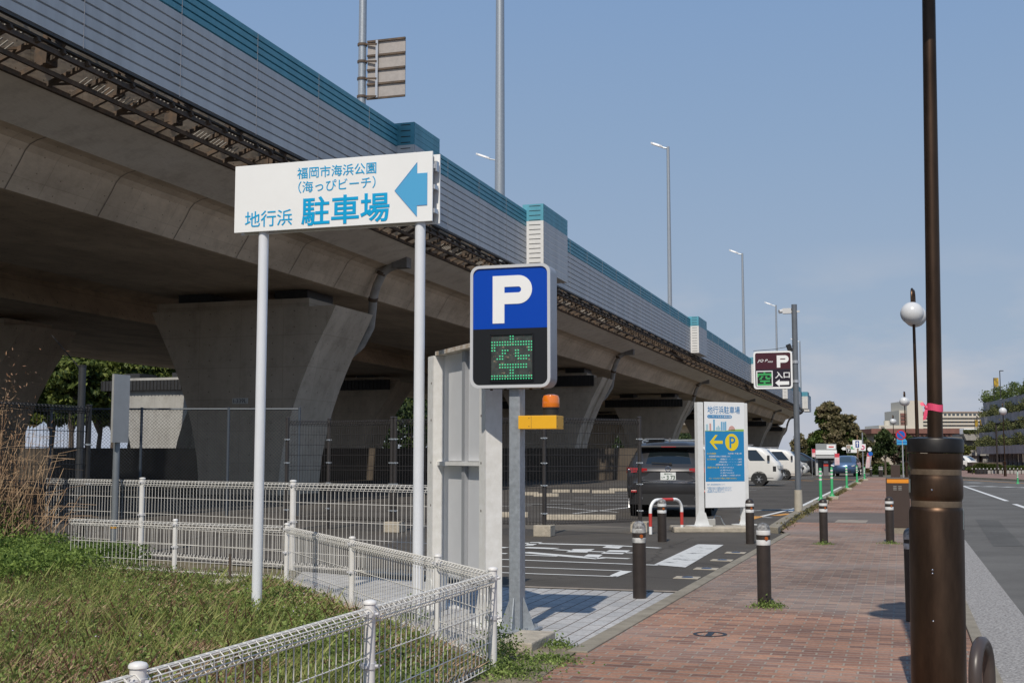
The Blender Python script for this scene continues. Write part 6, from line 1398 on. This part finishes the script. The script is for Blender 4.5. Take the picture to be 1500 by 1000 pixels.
def blades(xy, h, w, lean, m, name):
    n = len(xy); a = rng.uniform(0, 2*math.pi, n); l_ = lean*(.3+rng.random(n)); hh = h*(.5+rng.random(n)*.9)
    b0 = np.stack([xy[:, 0], xy[:, 1], np.zeros(n)], 1); dv = np.stack([np.cos(a), np.sin(a), np.zeros(n)], 1); a2 = a+rng.uniform(.8, 2.2, n); sd_ = np.stack([np.cos(a2), np.sin(a2), np.zeros(n)], 1)*w
    tip = b0+dv*(l_*hh)[:, None]+np.array([0, 0, 1])*hh[:, None]
    midp = b0+dv*(l_*hh*.46)[:, None]+np.array([0, 0, 1])*(hh*.54)[:, None]
    o_ = mesh_np(name, np.stack([b0-sd_, b0+sd_, midp+sd_*.7, tip], 1), 4, m); return o_
G_weed = leaf_mat('weed_leaf', (.065, .10, .024), (.33, .41, .125), (.185, .26, .066), scale=1.4, trans=.35)
G_blade = leaf_mat('grass_blade', (.17, .20, .05), (.46, .47, .18), (.31, .34, .105), scale=1.2, trans=.4)
G_dry = leaf_mat('dead_grass', (.17, .085, .05), (.62, .46, .31), (.37, .235, .15), scale=1.6, trans=.15)
G_red = leaf_mat('dock_stalk', (.05, .022, .016), (.16, .075, .05), (.09, .045, .032), scale=1.6, trans=.1)
xy = scatter(100000); f = fbm(xy[:, 0], xy[:, 1], 1.5); keep = rng.random(len(xy)) < np.clip(.75+.5*f, .35, 1); xy = xy[keep]; f = f[keep]
hgt = .008+rng.random(len(xy))**1.7*(.085+.07*np.clip(f+.3, 0, 1.3)+.13*np.clip((xy[:, 1]-10.5)/3, 0, 1)*np.clip((-7.5-xy[:, 0])/2.5+.3, 0, 1.0))
o = leaf_cloud(np.stack([xy[:, 0], xy[:, 1], hgt], 1), .0145, G_weed, 'weeds', up=1.0, asp=.6); tag(o, 'low green weeds covering the fenced turf', 'weeds', kind='stuff')
xy = scatter(15000); o = blades(xy, .10, .0026, 1.2, G_blade, 'grass')
xy = scatter(2200, lambda x, y: fbm(x, y, 2.0) > .0); o2_ = blades(xy, .19, .0034, .7, G_blade, 'tall_grass'); tag(o2_, 'longer pale grass blades in scattered tufts on the turf', 'grass', kind='stuff'); tag(o, 'thin bright grass blades on the fenced turf', 'grass', kind='stuff')
xy = scatter(17000, lambda x, y: fbm(x, y, 1.1)+.25*fbm(x, y, 6) > -.05); o = blades(xy, .095, .0034, 1.3, G_dry, 'dead_grass'); tag(o, 'brown dead stalks among the weeds of the fenced turf', 'dead grass', kind='stuff')
xy = scatter(2800, lambda x, y: fbm(x, y, .9) > -.3); o = blades(xy, .16, .0042, .5, G_red, 'dead_stalks'); tag(o, 'dark reddish dead stalks standing in the turf', 'dead grass', kind='stuff')
xy = scatter(500, lambda x, y: fbm(x, y, 1.3) > .1); o = leaf_cloud(np.stack([xy[:, 0], xy[:, 1], .06+rng.random(len(xy))*.05], 1), .008, mat('small_flower', (.55, .45, .55), rough=0.8), 'small_flowers', up=2.0, asp=.9); tag(o, 'tiny pale flowers scattered over the turf', 'flowers', kind='stuff')
# taller clump under the reeds
c = []; m = 26000
xx = rng.uniform(-13.8, -9.2, m); yy = 12.3+rng.uniform(-1.0, 1.9, m)+(-10-xx)*.35; hh_ = .08+rng.random(m)*(.22+.55*np.clip((-10.6-xx)/1.6, 0, 1)*(.6+.4*np.sin(xx*4)))
t = thing('weed_clump', 'taller lush green weeds at the foot of the dry reeds', 'weeds', (-11.5, 13, 0)); leaf_cloud(np.stack([xx+11.5, yy-13, hh_], 1), .024, leaf_mat('lush_weed', (.045, .08, .018), (.25, .34, .08), (.13, .20, .045), scale=1.2, trans=.35), 'foliage', t, up=1.0)
# dry reeds
t = thing('dry_reeds', 'tangle of dry tan reeds and stalks behind the black fence at the left edge', 'reeds', (-12.6, 14.2, 0)); b = MB()
for i in range(900):
    x = rng.uniform(-1.9, .85); y = rng.uniform(-.5, 1.2); H_ = rng.uniform(.8, 2.35)*(1.12-.42*max(0, x+.3)); a = rng.uniform(0, 6.28); l_ = rng.uniform(.1, .8)
    b.tube([(x, y, 0), (x+l_*.2*math.cos(a), y+l_*.2*math.sin(a), H_*.5), (x+l_*.6*math.cos(a), y+l_*.6*math.sin(a), H_*.85), (x+l_*1.2*math.cos(a), y+l_*1.2*math.sin(a), H_*(1-.25*l_))], [.006, .0055, .004, .002], 3, smooth=False)
b.build('stalks', mat('reed_tan', (.20, .115, .065), rough=0.9, col2=(.52, .37, .23), vscale=2.5), t, fix=False)
c = np.stack([rng.normal(size=7500)*.55-.8, rng.uniform(-.4, 1.1, 7500), np.abs(1.75+rng.normal(size=7500)*.55)], 1); leaf_cloud(c, .028, leaf_mat('reed_fluff', (.18, .09, .05), (.50, .33, .20), (.32, .19, .11), scale=2.0, trans=.1), 'seed_heads', t, asp=.25)
# vetch sprays on the fence, weeds at bollards, kerb fringe
def tuft(label, x, y, r_, h, n, name='weed_tuft'):
    t = thing(name, label, 'weeds', (x, y, 0), 0, 'weed tufts along the paving'); u = rng.normal(size=(n, 2))*r_*.5; z = np.abs(rng.normal(size=n))*h*.45*np.exp(-(u**2).sum(1)/(r_*r_))
    leaf_cloud(np.stack([u[:, 0], u[:, 1], z+.008], 1), .0115, G_weed, 'foliage', t, up=1.2); return t
q = G(1122, 889); tuft('weeds round the foot of the worn bollard on the brick path', q.x+.02, q.y-.02, .15, .09, 520)
q = G(1207, 797); tuft('small weeds at the foot of the bollard before the asphalt strip', q.x, q.y-.03, .15, .06, 260)
q = G(1304, 796); tuft('small weeds at the foot of the bollard by the brown cabinet', q.x, q.y-.03, .16, .05, 260)
tuft('leafy weeds at the fence corner post beside the galvanised post', -2.72, 8.25, .22, .34, 1500)
tuft('grassy weeds growing on the dirt by the foreground fence corner', -2.5, 7.75, .28, .12, 1500)
tuft('small grass patch on the dirt near the brick path edge', -2.36, 8.3, .22, .06, 700)
tuft('weeds beside the plinth block near the flush kerb', -2.46, 8.95, .14, .08, 420)
n = 5200; yy = 24+rng.random(n)**1.3*58; c = np.stack([-2.36+np.abs(rng.normal(size=n))*.07, yy, rng.random(n)**2*.13*(.5+.5*np.sin(yy*1.7)**2)+.01], 1)
o = leaf_cloud(c, .026, leaf_mat('kerb_weed', (.05, .05, .018), (.26, .21, .10), (.15, .14, .05), scale=1.0), 'kerb_weeds', up=1.5); tag(o, 'straggling weeds along the raised kerb', 'weeds', kind='stuff')
n = 4200; yy = 26+rng.random(n)*40; c = np.stack([.40+rng.normal(size=n)*.06, yy, rng.random(n)**1.5*.42+.01], 1)
o = leaf_cloud(c, .030, L_brn, 'verge_grass', up=2.5, asp=.2); tag(o, 'dry brown grass under the dark guard rail', 'grass', kind='stuff')
for lab, px, py in (('grass growing round the left leg of the direction sign', 368, 897), ('grass growing round the right leg of the direction sign', 606, 907)):
    q = G(px, py); tuft(lab, q.x, q.y-.03, .13, .20, 500)
# stake with a concrete foot in the turf
q = G(333, 857); t = thing('rusty_stake', 'short rusty stake in a crumbling concrete foot in the turf', 'stake', (q.x, q.y, 0)); MB().cyl((0, .05, 0), (0, .05, .34), .016, n=8).build('stake', M_rust, t); MB().prism([(-.16, -.1), (.14, -.13), (.19, .12), (-.1, .16)], 0, .07, axis='z').build('foot', M_cblock, t, bevel=.02)
